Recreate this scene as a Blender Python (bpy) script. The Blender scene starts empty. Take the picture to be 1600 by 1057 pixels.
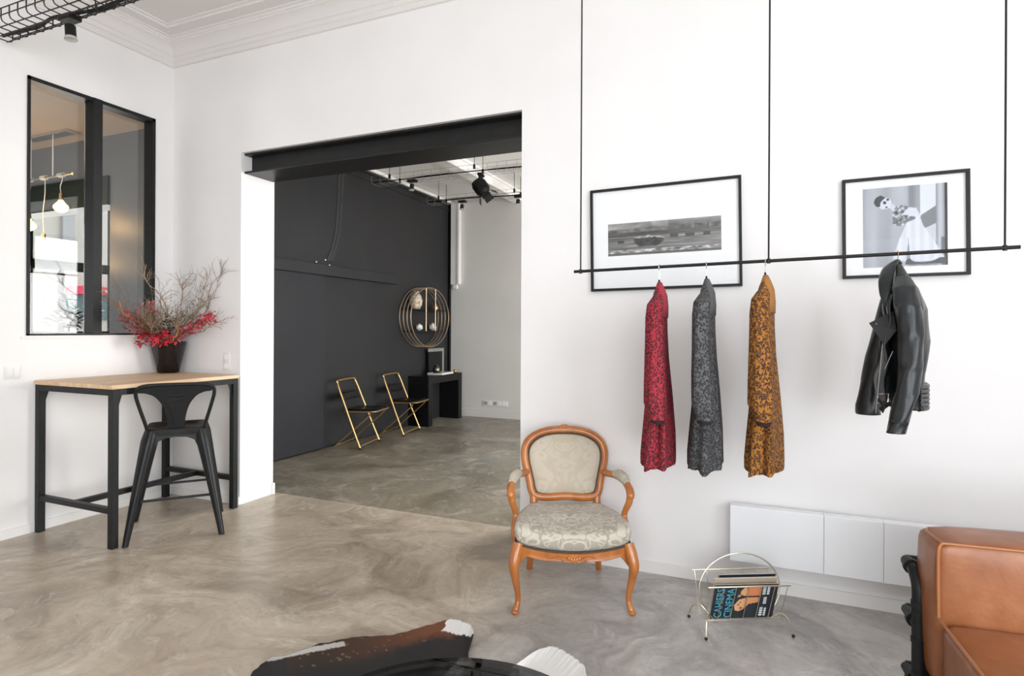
import bpy, bmesh, math, random
from mathutils import Vector, Matrix, noise
PI = math.pi
sin, cos = math.sin, math.cos
V = Vector
R = math.radians
C = bpy.context.scene.collection
scene = bpy.context.scene

# ------------------------------------------------------------------ camera
cam_d = bpy.data.cameras.new('camera')
cam = bpy.data.objects.new('camera', cam_d)
C.objects.link(cam)
cam_d.sensor_fit = 'HORIZONTAL'
cam_d.sensor_width = 36.0
cam_d.lens = 36.0 * 920.85 / 1600.0
cam_d.shift_y = (514.86 - 528.5) / 1600.0
cam_d.clip_start = 0.05
cam.matrix_world = Matrix.Translation((0, 0, 1.38)) @ (
    Matrix.Rotation(R(23.13), 4, 'Z') @ Matrix.Rotation(PI / 2, 4, 'X') @ Matrix.Rotation(R(0.278), 4, 'Z'))
scene.camera = cam

# ------------------------------------------------------------------ exposure, sky, daylight
scene.view_settings.view_transform = 'Standard'
scene.view_settings.look = 'None'
scene.view_settings.gamma = 1.0
scene.view_settings.use_curve_mapping = False
scene.view_settings.exposure = 0.2
try:
    scene.cycles.max_bounces = 10
    scene.cycles.diffuse_bounces = 6
    scene.cycles.glossy_bounces = 4
    scene.cycles.transparent_max_bounces = 12
    scene.cycles.sample_clamp_indirect = 6.0
    scene.cycles.caustics_reflective = False
    scene.cycles.caustics_refractive = False
    scene.cycles.use_denoising = True
except Exception:
    pass

world = bpy.data.worlds.new('overcast_sky')
scene.world = world
world.use_nodes = True
wn = world.node_tree
bg = wn.nodes['Background']
bg.inputs[0].default_value = (0.88, 0.94, 1.0, 1)
bg.inputs[1].default_value = 2.6


def window_light(name, loc, direction, sx, sy, power, col=(1, 1, 1)):
    d = bpy.data.lights.new(name, 'AREA')
    d.shape = 'RECTANGLE'
    d.size, d.size_y = sx, sy
    d.energy = power
    d.color = col
    o = bpy.data.objects.new(name, d)
    C.objects.link(o)
    o.location = loc
    o.rotation_euler = V(direction).to_track_quat('-Z', 'Z').to_euler()
    return o


XL, YW, XR, YF = -4.518, 3.396, 2.9, -3.2       # room: left wall, far wall, right wall, street front
ZC = 3.745
# daylight entering the shop windows of the room (right side and street front) and of the two rooms behind, plus one added fill
window_light('daylight_right_window', (2.84, -0.9, 1.75), (-1, 0, 0), 3.2, 2.5, 175, (0.93, 0.965, 1.0))
window_light('daylight_front_window', (1.05, -3.12, 1.6), (0, 1, 0), 3.0, 2.2, 112, (0.965, 0.98, 1.0))
window_light('daylight_back_room', (2.1, 6.0, 1.75), (-1, 0, 0.22), 3.4, 2.4, 270, (1.0, 0.98, 0.95))
window_light('fill_side_room_rear', (-6.9, 0.28, 1.8), (0, 1, 0.1), 2.6, 2.0, 110, (1.0, 0.98, 0.95))  # added fill lamp that brightens the side room, out of view
window_light('daylight_side_room', (-8.9, 5.0, 2.0), (1, -0.2, 0), 1.1, 1.8, 45, (1.0, 0.98, 0.95))

# ------------------------------------------------------------------ materials
MATS = {}


def nt_mat(name):
    m = bpy.data.materials.new(name)
    m.use_nodes = True
    nt = m.node_tree
    b = nt.nodes['Principled BSDF']
    MATS[name] = m
    return m, nt, b


def node(nt, t, **kw):
    n = nt.nodes.new(t)
    for k, v in kw.items():
        if k in n.inputs:
            n.inputs[k].default_value = v
        else:
            setattr(n, k, v)
    return n


def coords(nt, scale=(1, 1, 1), kind='Object'):
    tc = nt.nodes.new('ShaderNodeTexCoord')
    mp = nt.nodes.new('ShaderNodeMapping')
    mp.inputs['Scale'].default_value = scale
    nt.links.new(tc.outputs[kind], mp.inputs['Vector'])
    return mp.outputs['Vector']


def ramp(nt, fac, stops):
    r = nt.nodes.new('ShaderNodeValToRGB')
    e = r.color_ramp.elements
    while len(e) < len(stops):
        e.new(0.5)
    for i, (p, c) in enumerate(stops):
        e[i].position = p
        e[i].color = (c[0], c[1], c[2], 1)
    nt.links.new(fac, r.inputs['Fac'])
    return r.outputs['Color']


def bump(nt, b, height, strength=0.2, dist=0.01):
    n = nt.nodes.new('ShaderNodeBump')
    n.inputs['Strength'].default_value = strength
    n.inputs['Distance'].default_value = dist
    nt.links.new(height, n.inputs['Height'])
    nt.links.new(n.outputs['Normal'], b.inputs['Normal'])


def simple(name, col, rough=0.5, metal=0.0, var=0.0, scale=12.0, bumpy=0.0, coat=0.0, spec=0.5):
    m, nt, b = nt_mat(name)
    b.inputs['Specular IOR Level'].default_value = spec
    b.inputs['Base Color'].default_value = (*col, 1)
    b.inputs['Roughness'].default_value = rough
    b.inputs['Metallic'].default_value = metal
    if coat:
        b.inputs['Coat Weight'].default_value = coat
        b.inputs['Coat Roughness'].default_value = 0.15
    if var or bumpy:
        vec = coords(nt)
        nz = node(nt, 'ShaderNodeTexNoise', Scale=scale, Detail=5.0)
        nt.links.new(vec, nz.inputs['Vector'])
        if var:
            lo = tuple(max(0, c * (1 - var)) for c in col)
            hi = tuple(min(1, c * (1 + var)) for c in col)
            nt.links.new(ramp(nt, nz.outputs['Fac'], [(0.3, lo), (0.7, hi)]), b.inputs['Base Color'])
        if bumpy:
            bump(nt, b, nz.outputs['Fac'], bumpy)
    return m


def mix_col(nt, fac, a, b_, mode='MIX'):
    n = nt.nodes.new('ShaderNodeMix')
    n.data_type = 'RGBA'
    n.blend_type = mode
    for sock, v in ((n.inputs[0], fac), (n.inputs[6], a), (n.inputs[7], b_)):
        if hasattr(v, 'is_output'):
            nt.links.new(v, sock)
        elif isinstance(v, (int, float)):
            sock.default_value = v
        else:
            sock.default_value = (*v, 1)
    return n.outputs[2]


def concrete(name, dark, mid, light, rough, grey=0.5, bay=None):
    m, nt, b = nt_mat(name)
    vec = coords(nt)
    warp = node(nt, 'ShaderNodeTexNoise', Scale=0.8, Detail=3.0)
    nt.links.new(vec, warp.inputs['Vector'])
    va = node(nt, 'ShaderNodeVectorMath', operation='MULTIPLY_ADD')
    nt.links.new(warp.outputs['Color'], va.inputs[0])
    va.inputs[1].default_value = (2.2, 2.2, 0.0)
    nt.links.new(vec, va.inputs[2])
    # broad trowelled clouds
    n1 = node(nt, 'ShaderNodeTexNoise', Scale=1.15, Detail=9.0, Roughness=0.58, Distortion=0.5)
    nt.links.new(va.outputs[0], n1.inputs['Vector'])
    base = ramp(nt, n1.outputs['Fac'], [(0.34, dark), (0.47, mid), (0.56, tuple((a + c) / 2 for a, c in zip(mid, light))), (0.68, light)])
    # a second, greyer pour of screed beyond an uneven joint (bay = its world X), or scattered grey zones
    if bay is None:
        n5 = node(nt, 'ShaderNodeTexNoise', Scale=0.42, Detail=2.0)
        nt.links.new(vec, n5.inputs['Vector'])
        gz = ramp(nt, n5.outputs['Fac'], [(0.40, (0, 0, 0)), (0.62, (grey, grey, grey))])
    else:
        sx = nt.nodes.new('ShaderNodeSeparateXYZ')
        nt.links.new(vec, sx.inputs[0])
        n5 = node(nt, 'ShaderNodeTexNoise', Scale=1.6, Detail=4.0)
        nt.links.new(vec, n5.inputs['Vector'])
        ma = node(nt, 'ShaderNodeMath', operation='MULTIPLY_ADD')
        nt.links.new(n5.outputs['Fac'], ma.inputs[0])
        ma.inputs[1].default_value = 0.9
        nt.links.new(sx.outputs[0], ma.inputs[2])
        mr_ = nt.nodes.new('ShaderNodeMapRange')
        mr_.inputs['From Min'].default_value = bay + 0.45 - 0.25
        mr_.inputs['From Max'].default_value = bay + 0.45 + 0.35
        nt.links.new(ma.outputs[0], mr_.inputs['Value'])
        gz = ramp(nt, mr_.outputs[0], [(0.0, (0, 0, 0)), (1.0, (grey, grey, grey))])
    gb = nt.nodes.new('ShaderNodeRGBToBW')
    nt.links.new(gz, gb.inputs[0])
    hs = nt.nodes.new('ShaderNodeHueSaturation')
    hs.inputs['Saturation'].default_value = 0.12
    nt.links.new(base, hs.inputs['Color'])
    base = mix_col(nt, gb.outputs[0], base, hs.outputs['Color'])
    # mid-size trowel chatter
    n6 = node(nt, 'ShaderNodeTexNoise', Scale=5.0, Detail=9.0, Roughness=0.68, Distortion=0.6)
    nt.links.new(va.outputs[0], n6.inputs['Vector'])
    base = mix_col(nt, 1.0, base, ramp(nt, n6.outputs['Fac'], [(0.30, (0.74, 0.735, 0.73)), (0.5, (0.99, 0.99, 0.99)), (0.70, (1.14, 1.14, 1.14))]), 'MULTIPLY')
    # pale broken smears and scratches, two sizes
    for sc_, wd, amt in ((1.5, 0.050, 0.50), (3.2, 0.030, 0.50)):
        n2 = node(nt, 'ShaderNodeTexNoise', Scale=sc_, Detail=8.0, Roughness=0.66, Distortion=0.5)
        nt.links.new(va.outputs[0], n2.inputs['Vector'])
        vein = ramp(nt, n2.outputs['Fac'], [(0.5 - wd, (0, 0, 0)), (0.5, (1, 1, 1)), (0.5 + wd * 0.5, (0, 0, 0))])
        n3 = node(nt, 'ShaderNodeTexNoise', Scale=2.1 * sc_, Detail=4.0)
        nt.links.new(vec, n3.inputs['Vector'])
        gate = ramp(nt, n3.outputs['Fac'], [(0.50, (0, 0, 0)), (0.60, (amt, amt, amt))])
        fac = mix_col(nt, 1.0, vein, gate, 'MULTIPLY')
        bw = nt.nodes.new('ShaderNodeRGBToBW')
        nt.links.new(fac, bw.inputs[0])
        pale = mix_col(nt, 0.35, base, (1.0, 0.96, 0.9), 'MIX')
        base = mix_col(nt, bw.outputs[0], base, pale)
    # fine speckle and small dark pits
    n4 = node(nt, 'ShaderNodeTexNoise', Scale=24.0, Detail=5.0, Roughness=0.7)
    nt.links.new(vec, n4.inputs['Vector'])
    sp = ramp(nt, n4.outputs['Fac'], [(0.30, (0.78, 0.77, 0.76)), (0.42, (0.96, 0.96, 0.96)), (0.65, (1.06, 1.06, 1.06))])
    col = mix_col(nt, 1.0, base, sp, 'MULTIPLY')
    nt.links.new(col, b.inputs['Base Color'])
    rr = nt.nodes.new('ShaderNodeMapRange')
    rr.inputs['To Min'].default_value = rough - 0.08
    rr.inputs['To Max'].default_value = rough + 0.12
    nt.links.new(n1.outputs['Fac'], rr.inputs['Value'])
    nt.links.new(rr.outputs[0], b.inputs['Roughness'])
    bump(nt, b, n4.outputs['Fac'], 0.05)
    return m


def wood(name, dark, light, scale=(1.2, 14, 14), rough=0.45, coat=0.0):
    m, nt, b = nt_mat(name)
    vec = coords(nt, scale)
    n1 = node(nt, 'ShaderNodeTexNoise', Scale=1.6, Detail=6.0, Distortion=0.7)
    nt.links.new(vec, n1.inputs['Vector'])
    nt.links.new(ramp(nt, n1.outputs['Fac'], [(0.3, dark), (0.7, light)]), b.inputs['Base Color'])
    b.inputs['Roughness'].default_value = rough
    b.inputs['Coat Weight'].default_value = coat
    bump(nt, b, n1.outputs['Fac'], 0.08)
    return m


def spotted(name, base, spot, scale=55.0):
    """printed fabric: irregular animal-print flecks on a plain ground"""
    m, nt, b = nt_mat(name)
    vec = coords(nt, (1, 1, 0.8))
    w = node(nt, 'ShaderNodeTexNoise', Scale=scale * 0.6, Detail=2.0)
    nt.links.new(vec, w.inputs['Vector'])
    va = node(nt, 'ShaderNodeVectorMath', operation='MULTIPLY_ADD')
    nt.links.new(w.outputs['Color'], va.inputs[0])
    va.inputs[1].default_value = (0.014, 0.014, 0.014)
    nt.links.new(vec, va.inputs[2])
    vo = node(nt, 'ShaderNodeTexVoronoi', Scale=scale, Randomness=1.0)
    nt.links.new(va.outputs[0], vo.inputs['Vector'])
    ring = ramp(nt, vo.outputs['Distance'], [(0.16, (0, 0, 0)), (0.26, (1, 1, 1)), (0.52, (1, 1, 1)), (0.62, (0, 0, 0))])
    n2 = node(nt, 'ShaderNodeTexNoise', Scale=scale * 0.62, Detail=2.0)
    nt.links.new(vec, n2.inputs['Vector'])
    gate = ramp(nt, n2.outputs['Fac'], [(0.34, (0, 0, 0)), (0.40, (1, 1, 1))])
    f = mix_col(nt, 1.0, ring, gate, 'MULTIPLY')
    bw = nt.nodes.new('ShaderNodeRGBToBW')
    nt.links.new(f, bw.inputs[0])
    nt.links.new(mix_col(nt, bw.outputs[0], base, spot), b.inputs['Base Color'])
    b.inputs['Roughness'].default_value = 0.85
    return m


def damask(name, ground, figure, scale=9.0, off=(0, 0, 0), rough=0.7):
    m, nt, b = nt_mat(name)
    tc = nt.nodes.new('ShaderNodeTexCoord')
    sx = nt.nodes.new('ShaderNodeSeparateXYZ')
    nt.links.new(tc.outputs['Object'], sx.inputs[0])
    ab = node(nt, 'ShaderNodeMath', operation='ABSOLUTE')
    nt.links.new(sx.outputs[0], ab.inputs[0])
    cx = nt.nodes.new('ShaderNodeCombineXYZ')
    nt.links.new(ab.outputs[0], cx.inputs[0])
    nt.links.new(sx.outputs[1], cx.inputs[1])
    nt.links.new(sx.outputs[2], cx.inputs[2])
    ad = node(nt, 'ShaderNodeVectorMath', operation='ADD')
    nt.links.new(cx.outputs[0], ad.inputs[0])
    ad.inputs[1].default_value = off
    n1 = node(nt, 'ShaderNodeTexNoise', Scale=scale, Detail=1.0, Distortion=1.4)
    nt.links.new(ad.outputs[0], n1.inputs['Vector'])
    f = ramp(nt, n1.outputs['Fac'], [(0.36, (0, 0, 0)), (0.41, (1, 1, 1)), (0.47, (1, 1, 1)), (0.52, (0, 0, 0)),
                                     (0.58, (0, 0, 0)), (0.62, (0.8, 0.8, 0.8))])
    bw = nt.nodes.new('ShaderNodeRGBToBW')
    nt.links.new(f, bw.inputs[0])
    nt.links.new(mix_col(nt, bw.outputs[0], ground, figure), b.inputs['Base Color'])
    b.inputs['Roughness'].default_value = rough
    b.inputs['Sheen Weight'].default_value = 0.2
    n2 = node(nt, 'ShaderNodeTexNoise', Scale=350.0, Detail=1.0)
    nt.links.new(tc.outputs['Object'], n2.inputs['Vector'])
    bump(nt, b, n2.outputs['Fac'], 0.1, 0.003)
    return m


def painted(name, rough=0.6, coat=0.0):
    """a print whose picture is stored in the mesh's colour attribute"""
    m, nt, b = nt_mat(name)
    a = nt.nodes.new('ShaderNodeVertexColor')
    a.layer_name = 'print'
    nt.links.new(a.outputs['Color'], b.inputs['Base Color'])
    b.inputs['Roughness'].default_value = rough
    b.inputs['Coat Weight'].default_value = coat
    return m


def glass(name, refl_rough=0.0, tint=(1, 1, 1), ior=1.45):
    m = bpy.data.materials.new(name)
    m.use_nodes = True
    nt = m.node_tree
    nt.nodes.clear()
    out = nt.nodes.new('ShaderNodeOutputMaterial')
    tr = nt.nodes.new('ShaderNodeBsdfTransparent')
    tr.inputs[0].default_value = (*tint, 1)
    gl = nt.nodes.new('ShaderNodeBsdfGlossy')
    gl.inputs['Roughness'].default_value = refl_rough
    fr = nt.nodes.new('ShaderNodeFresnel')
    fr.inputs['IOR'].default_value = ior
    mx = nt.nodes.new('ShaderNodeMixShader')
    nt.links.new(fr.outputs[0], mx.inputs[0])
    nt.links.new(tr.outputs[0], mx.inputs[1])
    nt.links.new(gl.outputs[0], mx.inputs[2])
    nt.links.new(mx.outputs[0], out.inputs[0])
    MATS[name] = m
    return m


def glow(name, col, strength):
    m, nt, b = nt_mat(name)
    b.inputs['Base Color'].default_value = (*col, 1)
    b.inputs['Emission Color'].default_value = (*col, 1)
    b.inputs['Emission Strength'].default_value = strength
    return m


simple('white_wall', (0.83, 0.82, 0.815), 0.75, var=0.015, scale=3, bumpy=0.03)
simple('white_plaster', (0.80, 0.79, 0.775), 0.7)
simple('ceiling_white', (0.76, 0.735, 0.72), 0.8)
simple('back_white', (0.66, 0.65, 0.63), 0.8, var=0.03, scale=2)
simple('back_ceiling', (0.88, 0.87, 0.85), 0.8)
simple('charcoal_light', (0.031, 0.031, 0.033), 0.55, spec=0.35)
simple('charcoal_paint', (0.021, 0.021, 0.023), 0.55, spec=0.35, var=0.12, scale=1.6)
simple('charcoal_panel', (0.020, 0.021, 0.026), 0.5, spec=0.35, var=0.08, scale=2.0)
simple('slate_paint', (0.105, 0.115, 0.125), 0.38, var=0.06, scale=2.0)
simple('taupe_ceiling', (0.42, 0.35, 0.29), 0.7)
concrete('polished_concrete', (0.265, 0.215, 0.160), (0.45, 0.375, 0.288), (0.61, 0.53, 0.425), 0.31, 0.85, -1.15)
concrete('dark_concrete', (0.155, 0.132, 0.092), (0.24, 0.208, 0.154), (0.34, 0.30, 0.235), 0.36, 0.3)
simple('black_steel', (0.013, 0.0135, 0.014), 0.45, 0.0, var=0.15, scale=20, spec=0.22)
simple('beam_steel', (0.015, 0.015, 0.015), 0.38, 0.1, spec=0.35, var=0.2, scale=9, bumpy=0.06)
simple('gunmetal', (0.012, 0.0125, 0.013), 0.38, 0.1, spec=0.3, var=0.15, scale=25)
simple('black_plastic', (0.009, 0.009, 0.009), 0.5, spec=0.25)
simple('zinc_wire', (0.30, 0.30, 0.29), 0.45, 0.4)
simple('black_wire', (0.02, 0.019, 0.017), 0.5, 0.3)
simple('rubber', (0.01, 0.01, 0.01), 0.7)
simple('black_lacquer', (0.006, 0.006, 0.007), 0.3, spec=0.25)
simple('glossy_black', (0.006, 0.005, 0.005), 0.05)
simple('chrome', (0.75, 0.75, 0.75), 0.15, 1.0)
simple('brass', (0.72, 0.50, 0.22), 0.3, 1.0)
simple('pale_brass', (0.72, 0.66, 0.50), 0.28, 1.0)
simple('gold_tube', (0.68, 0.44, 0.19), 0.32, 0.9)
simple('bronze_ring', (0.50, 0.38, 0.27), 0.35, 0.85)
simple('white_enamel', (0.86, 0.88, 0.90), 0.3)
simple('white_plastic', (0.78, 0.78, 0.76), 0.35)
simple('socket_grey', (0.35, 0.35, 0.34), 0.5)
simple('mat_board', (0.90, 0.91, 0.92), 0.8)
simple('paper', (0.72, 0.68, 0.60), 0.8, var=0.08, scale=60)
simple('magazine_dark', (0.02, 0.025, 0.035), 0.35)
simple('magazine_beige', (0.5, 0.4, 0.3), 0.4)
simple('cyan_ink', (0.10, 0.48, 0.62), 0.4)
simple('white_ink', (0.75, 0.80, 0.82), 0.4)
wood('pine_top', (0.56, 0.36, 0.20), (0.76, 0.56, 0.37), (13, 1.5, 13), 0.5)
wood('cherry_wood', (0.33, 0.098, 0.018), (0.52, 0.185, 0.042), (9, 9, 2.5), 0.3, 0.4)
damask('damask_seat', (0.55, 0.505, 0.42), (0.36, 0.325, 0.26), 13.0, (0.9, 1.0, 3.0))
damask('damask_back', (0.50, 0.435, 0.33), (0.545, 0.485, 0.39), 7.5, (0.4, 2.3, 5.0))
simple('damask_pad', (0.52, 0.47, 0.38), 0.75, var=0.15, scale=40)
simple('dark_braid', (0.055, 0.04, 0.03), 0.6)
spotted('red_print', (0.35, 0.018, 0.034), (0.040, 0.005, 0.009), 120)
spotted('grey_print', (0.10, 0.10, 0.104), (0.016, 0.016, 0.018), 130)
spotted('ochre_print', (0.34, 0.130, 0.014), (0.040, 0.016, 0.006), 112)
simple('red_cloth', (0.35, 0.028, 0.046), 0.85)
simple('grey_cloth', (0.09, 0.09, 0.094), 0.85)
simple('ochre_cloth', (0.36, 0.155, 0.035), 0.85)
simple('cuff_shade', (0.02, 0.012, 0.012), 0.9)  # near-black colour standing in for shade at the dress sleeve ends
simple('jacket_leather', (0.017, 0.020, 0.022), 0.32, spec=0.38, var=0.35, scale=14, bumpy=0.35)
simple('jacket_lining', (0.014, 0.014, 0.015), 0.7)
m_, nt_, b_ = nt_mat('tan_leather')
vec_ = coords(nt_)
n_ = node(nt_, 'ShaderNodeTexNoise', Scale=5.0, Detail=6.0, Roughness=0.6)
nt_.links.new(vec_, n_.inputs['Vector'])
nt_.links.new(ramp(nt_, n_.outputs['Fac'], [(0.3, (0.205, 0.064, 0.020)), (0.55, (0.29, 0.103, 0.036)), (0.75, (0.37, 0.155, 0.07))]), b_.inputs['Base Color'])
b_.inputs['Roughness'].default_value = 0.36
n2_ = node(nt_, 'ShaderNodeTexNoise', Scale=7.0, Detail=5.0, Distortion=0.4)
nt_.links.new(vec_, n2_.inputs['Vector'])
bump(nt_, b_, n2_.outputs['Fac'], 0.22, 0.02)
simple('tan_piping', (0.36, 0.14, 0.055), 0.4)
simple('zip_steel', (0.16, 0.16, 0.165), 0.4, 0.8)
painted('photo_print', 0.5)
painted('magazine_cover', 0.3, 0.3)
painted('cowhide', 0.75)
glass('clear_glass', 0.0, (0.97, 0.98, 0.98))
glass('picture_glass', 0.02, (1, 1, 1), 1.12)
glass('bottle_glass', 0.0, (0.85, 0.88, 0.88))
glass('smoked_glass', 0.02, (0.27, 0.27, 0.28), 1.4)
glow('warm_bulb', (1.0, 0.55, 0.16), 6.0)
simple('spot_lens', (0.5, 0.5, 0.48), 0.2)
simple('twig_brown', (0.20, 0.12, 0.075), 0.8, var=0.3, scale=30)
simple('twig_tan', (0.30, 0.20, 0.13), 0.8, var=0.3, scale=30)
simple('leaf_olive', (0.17, 0.125, 0.08), 0.7, var=0.4, scale=25)
simple('twig_olive', (0.22, 0.17, 0.11), 0.8, var=0.3, scale=30)
simple('twig_orange', (0.52, 0.24, 0.05), 0.6, var=0.2, scale=30)
simple('leaf_red', (0.58, 0.030, 0.055), 0.55, var=0.35, scale=25)
simple('leaf_crimson', (0.40, 0.025, 0.040), 0.55, var=0.4, scale=25)
simple('leaf_pink', (0.60, 0.15, 0.19), 0.6, var=0.35, scale=25)
simple('leaf_green', (0.02, 0.03, 0.018), 0.5)
simple('stone_white', (0.75, 0.73, 0.69), 0.7)
simple('vase_mottle', (0.55, 0.46, 0.36), 0.6, var=0.6, scale=22)
simple('street_stone', (0.42, 0.38, 0.33), 0.9, var=0.06, scale=1.0)
simple('street_grey', (0.30, 0.29, 0.28), 0.8)
simple('street_green', (0.06, 0.10, 0.095), 0.3)
simple('awning_red', (0.55, 0.03, 0.06), 0.7)
simple('pavement', (0.35, 0.34, 0.33), 0.9)
simple('green_black', (0.010, 0.016, 0.012), 0.5, spec=0.2)
simple('oak_door', (0.40, 0.22, 0.09), 0.5)


# ------------------------------------------------------------------ mesh helpers
def catmull(pts, n=6, closed=False):
    pts = [V(p) for p in pts]
    out = []
    N = len(pts)
    rng = range(N) if closed else range(N - 1)
    for i in rng:
        if closed:
            p0, p1, p2, p3 = pts[(i - 1) % N], pts[i], pts[(i + 1) % N], pts[(i + 2) % N]
        else:
            p1, p2 = pts[i], pts[i + 1]
            p0 = pts[i - 1] if i > 0 else p1 * 2 - p2
            p3 = pts[i + 2] if i + 2 < N else p2 * 2 - p1
        for k in range(n):
            t = k / n
            out.append(0.5 * ((2 * p1) + (p2 - p0) * t + (2 * p0 - 5 * p1 + 4 * p2 - p3) * t * t
                              + (3 * p1 - p0 - 3 * p2 + p3) * t * t * t))
    if not closed:
        out.append(pts[-1])
    return out


class MB:
    """collects shapes into one bmesh, then links it as ONE mesh object"""

    def __init__(self):
        self.bm = bmesh.new()

    def _merge(self, b2, mtx=None):
        if mtx is not None:
            bmesh.ops.transform(b2, matrix=mtx, verts=b2.verts)
        me = bpy.data.meshes.new('t')
        b2.to_mesh(me)
        b2.free()
        self.bm.from_mesh(me)
        bpy.data.meshes.remove(me)

    def box(self, x0, x1, y0, y1, z0, z1, bev=0.0, seg=2, mtx=None):
        b2 = bmesh.new()
        bmesh.ops.create_cube(b2, size=1.0)
        bmesh.ops.scale(b2, vec=(abs(x1 - x0), abs(y1 - y0), abs(z1 - z0)), verts=b2.verts)
        bmesh.ops.translate(b2, vec=((x0 + x1) / 2, (y0 + y1) / 2, (z0 + z1) / 2), verts=b2.verts)
        if bev:
            bmesh.ops.bevel(b2, geom=list(b2.edges), offset=bev, segments=seg, affect='EDGES', profile=0.6)
        self._merge(b2, mtx)
        return self

    def rings(self, rings, caps=(True, True), closed=False):
        """loft through rings of points; closed joins the last ring to the first"""
        bm = self.bm
        vs = [[bm.verts.new(p) for p in r] for r in rings]
        n = len(vs[0])
        m = len(vs)
        for i in range(m if closed else m - 1):
            a, b = vs[i], vs[(i + 1) % m]
            for k in range(n):
                try:
                    bm.faces.new((a[k], a[(k + 1) % n], b[(k + 1) % n], b[k]))
                except ValueError:
                    pass
        if not closed:
            if caps[0]:
                bm.faces.new(list(reversed(vs[0])))
            if caps[1]:
                bm.faces.new(vs[-1])
        return self

    def sweep(self, path, rad, seg=8, closed=False, flat=1.0, up=None, caps=(True, True)):
        """tube along a path; rad a number or a list; flat squeezes the section along the frame's second axis"""
        path = [V(p) for p in path]
        n = len(path)
        if not isinstance(rad, (list, tuple)):
            rad = [rad] * n
        elif len(rad) != n:
            rad = [rad[min(len(rad) - 1, int(i * (len(rad) - 1) / (n - 1)))] * (1 - (i * (len(rad) - 1) / (n - 1)) % 1)
                   + rad[min(len(rad) - 1, int(i * (len(rad) - 1) / (n - 1)) + 1)] * ((i * (len(rad) - 1) / (n - 1)) % 1)
                   for i in range(n)]
        tang = []
        for i in range(n):
            if closed:
                t = path[(i + 1) % n] - path[i - 1]
            else:
                t = path[min(i + 1, n - 1)] - path[max(i - 1, 0)]
            tang.append(t.normalized() if t.length > 1e-9 else V((0, 0, 1)))
        ref = V(up) if up else (V((0, 0, 1)) if abs(tang[0].z) < 0.9 else V((1, 0, 0)))
        nrm = (ref - tang[0] * ref.dot(tang[0])).normalized()
        rr = []
        for i in range(n):
            if up:
                nn = V(up) - tang[i] * V(up).dot(tang[i])
                if nn.length > 1e-4:
                    nrm = nn.normalized()
            else:
                nrm = nrm - tang[i] * nrm.dot(tang[i])
                nrm.normalize()
            bi = tang[i].cross(nrm)
            rr.append([path[i] + (nrm * cos(2 * PI * k / seg) + bi * (sin(2 * PI * k / seg) * flat)) * rad[i] for k in range(seg)])
        return self.rings(rr, caps, closed)

    def cyl(self, p0, p1, r0, r1=None, seg=16):
        return self.sweep([p0, p1], [r0, r0 if r1 is None else r1], seg)

    def bar(self, p0, p1, w, h=None, up=(0, 0, 1)):
        """rectangular bar"""
        p0, p1 = V(p0), V(p1)
        t = (p1 - p0).normalized()
        u = V(up)
        if abs(u.dot(t)) > 0.98:
            u = V((1, 0, 0))
        n = (u - t * u.dot(t)).normalized()
        b = t.cross(n)
        h = w if h is None else h
        ring = lambda p: [p + n * (h / 2 * sy) + b * (w / 2 * sx) for sx, sy in ((-1, -1), (1, -1), (1, 1), (-1, 1))]
        return self.rings([ring(p0), ring(p1)])

    def lathe(self, prof, center=(0, 0, 0), seg=32, caps=(True, True), mtx=None):
        c = V(center)
        rr = [[(mtx @ V((r * cos(2 * PI * k / seg), r * sin(2 * PI * k / seg), z)) if mtx else V((r * cos(2 * PI * k / seg), r * sin(2 * PI * k / seg), z))) + c
               for k in range(seg)] for r, z in prof]
        return self.rings(rr, caps)

    def ball(self, c, r, seg=12, scale=(1, 1, 1), mtx=None):
        b2 = bmesh.new()
        bmesh.ops.create_uvsphere(b2, u_segments=seg, v_segments=max(6, seg // 2 + 2), radius=r)
        bmesh.ops.scale(b2, vec=scale, verts=b2.verts)
        if mtx is not None:
            bmesh.ops.transform(b2, matrix=mtx, verts=b2.verts)
        bmesh.ops.translate(b2, vec=c, verts=b2.verts)
        self._merge(b2)
        return self

    def prism(self, poly, fn, thick):
        """extrude a 2-D outline: fn(u, v, w) -> 3-D, w in 0..thick"""
        a = [self.bm.verts.new(fn(u, v, 0)) for u, v in poly]
        b = [self.bm.verts.new(fn(u, v, thick)) for u, v in poly]
        n = len(poly)
        self.bm.faces.new(list(reversed(a)))
        self.bm.faces.new(b)
        for i in range(n):
            self.bm.faces.new((a[i], a[(i + 1) % n], b[(i + 1) % n], b[i]))
        return self

    def grid(self, nu, nv, fn):
        vs = [[self.bm.verts.new(fn(i / nu, j / nv)) for j in range(nv + 1)] for i in range(nu + 1)]
        for i in range(nu):
            for j in range(nv):
                self.bm.faces.new((vs[i][j], vs[i + 1][j], vs[i + 1][j + 1], vs[i][j + 1]))
        return self

    def build(self, name, mat, parent=None, smooth=True, angle=40, loc=None, rot=None, subsurf=0, solid=0.0, **props):
        bm = self.bm
        bmesh.ops.recalc_face_normals(bm, faces=bm.faces)
        me = bpy.data.meshes.new(name)
        bm.to_mesh(me)
        bm.free()
        if smooth:
            for p in me.polygons:
                p.use_smooth = True
            try:
                me.set_sharp_from_angle(angle=R(angle))
            except Exception:
                pass
        o = bpy.data.objects.new(name, me)
        me.materials.append(MATS[mat])
        C.objects.link(o)
        if parent is not None:
            o.parent = parent
        if loc is not None:
            o.location = loc
        if rot is not None:
            o.rotation_euler = rot
        if solid:
            s = o.modifiers.new('thickness', 'SOLIDIFY')
            s.thickness = solid
            s.offset = 0
        if subsurf:
            s = o.modifiers.new('smooth', 'SUBSURF')
            s.levels = s.render_levels = subsurf
        for k, v in props.items():
            o[k] = v
        return o


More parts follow.
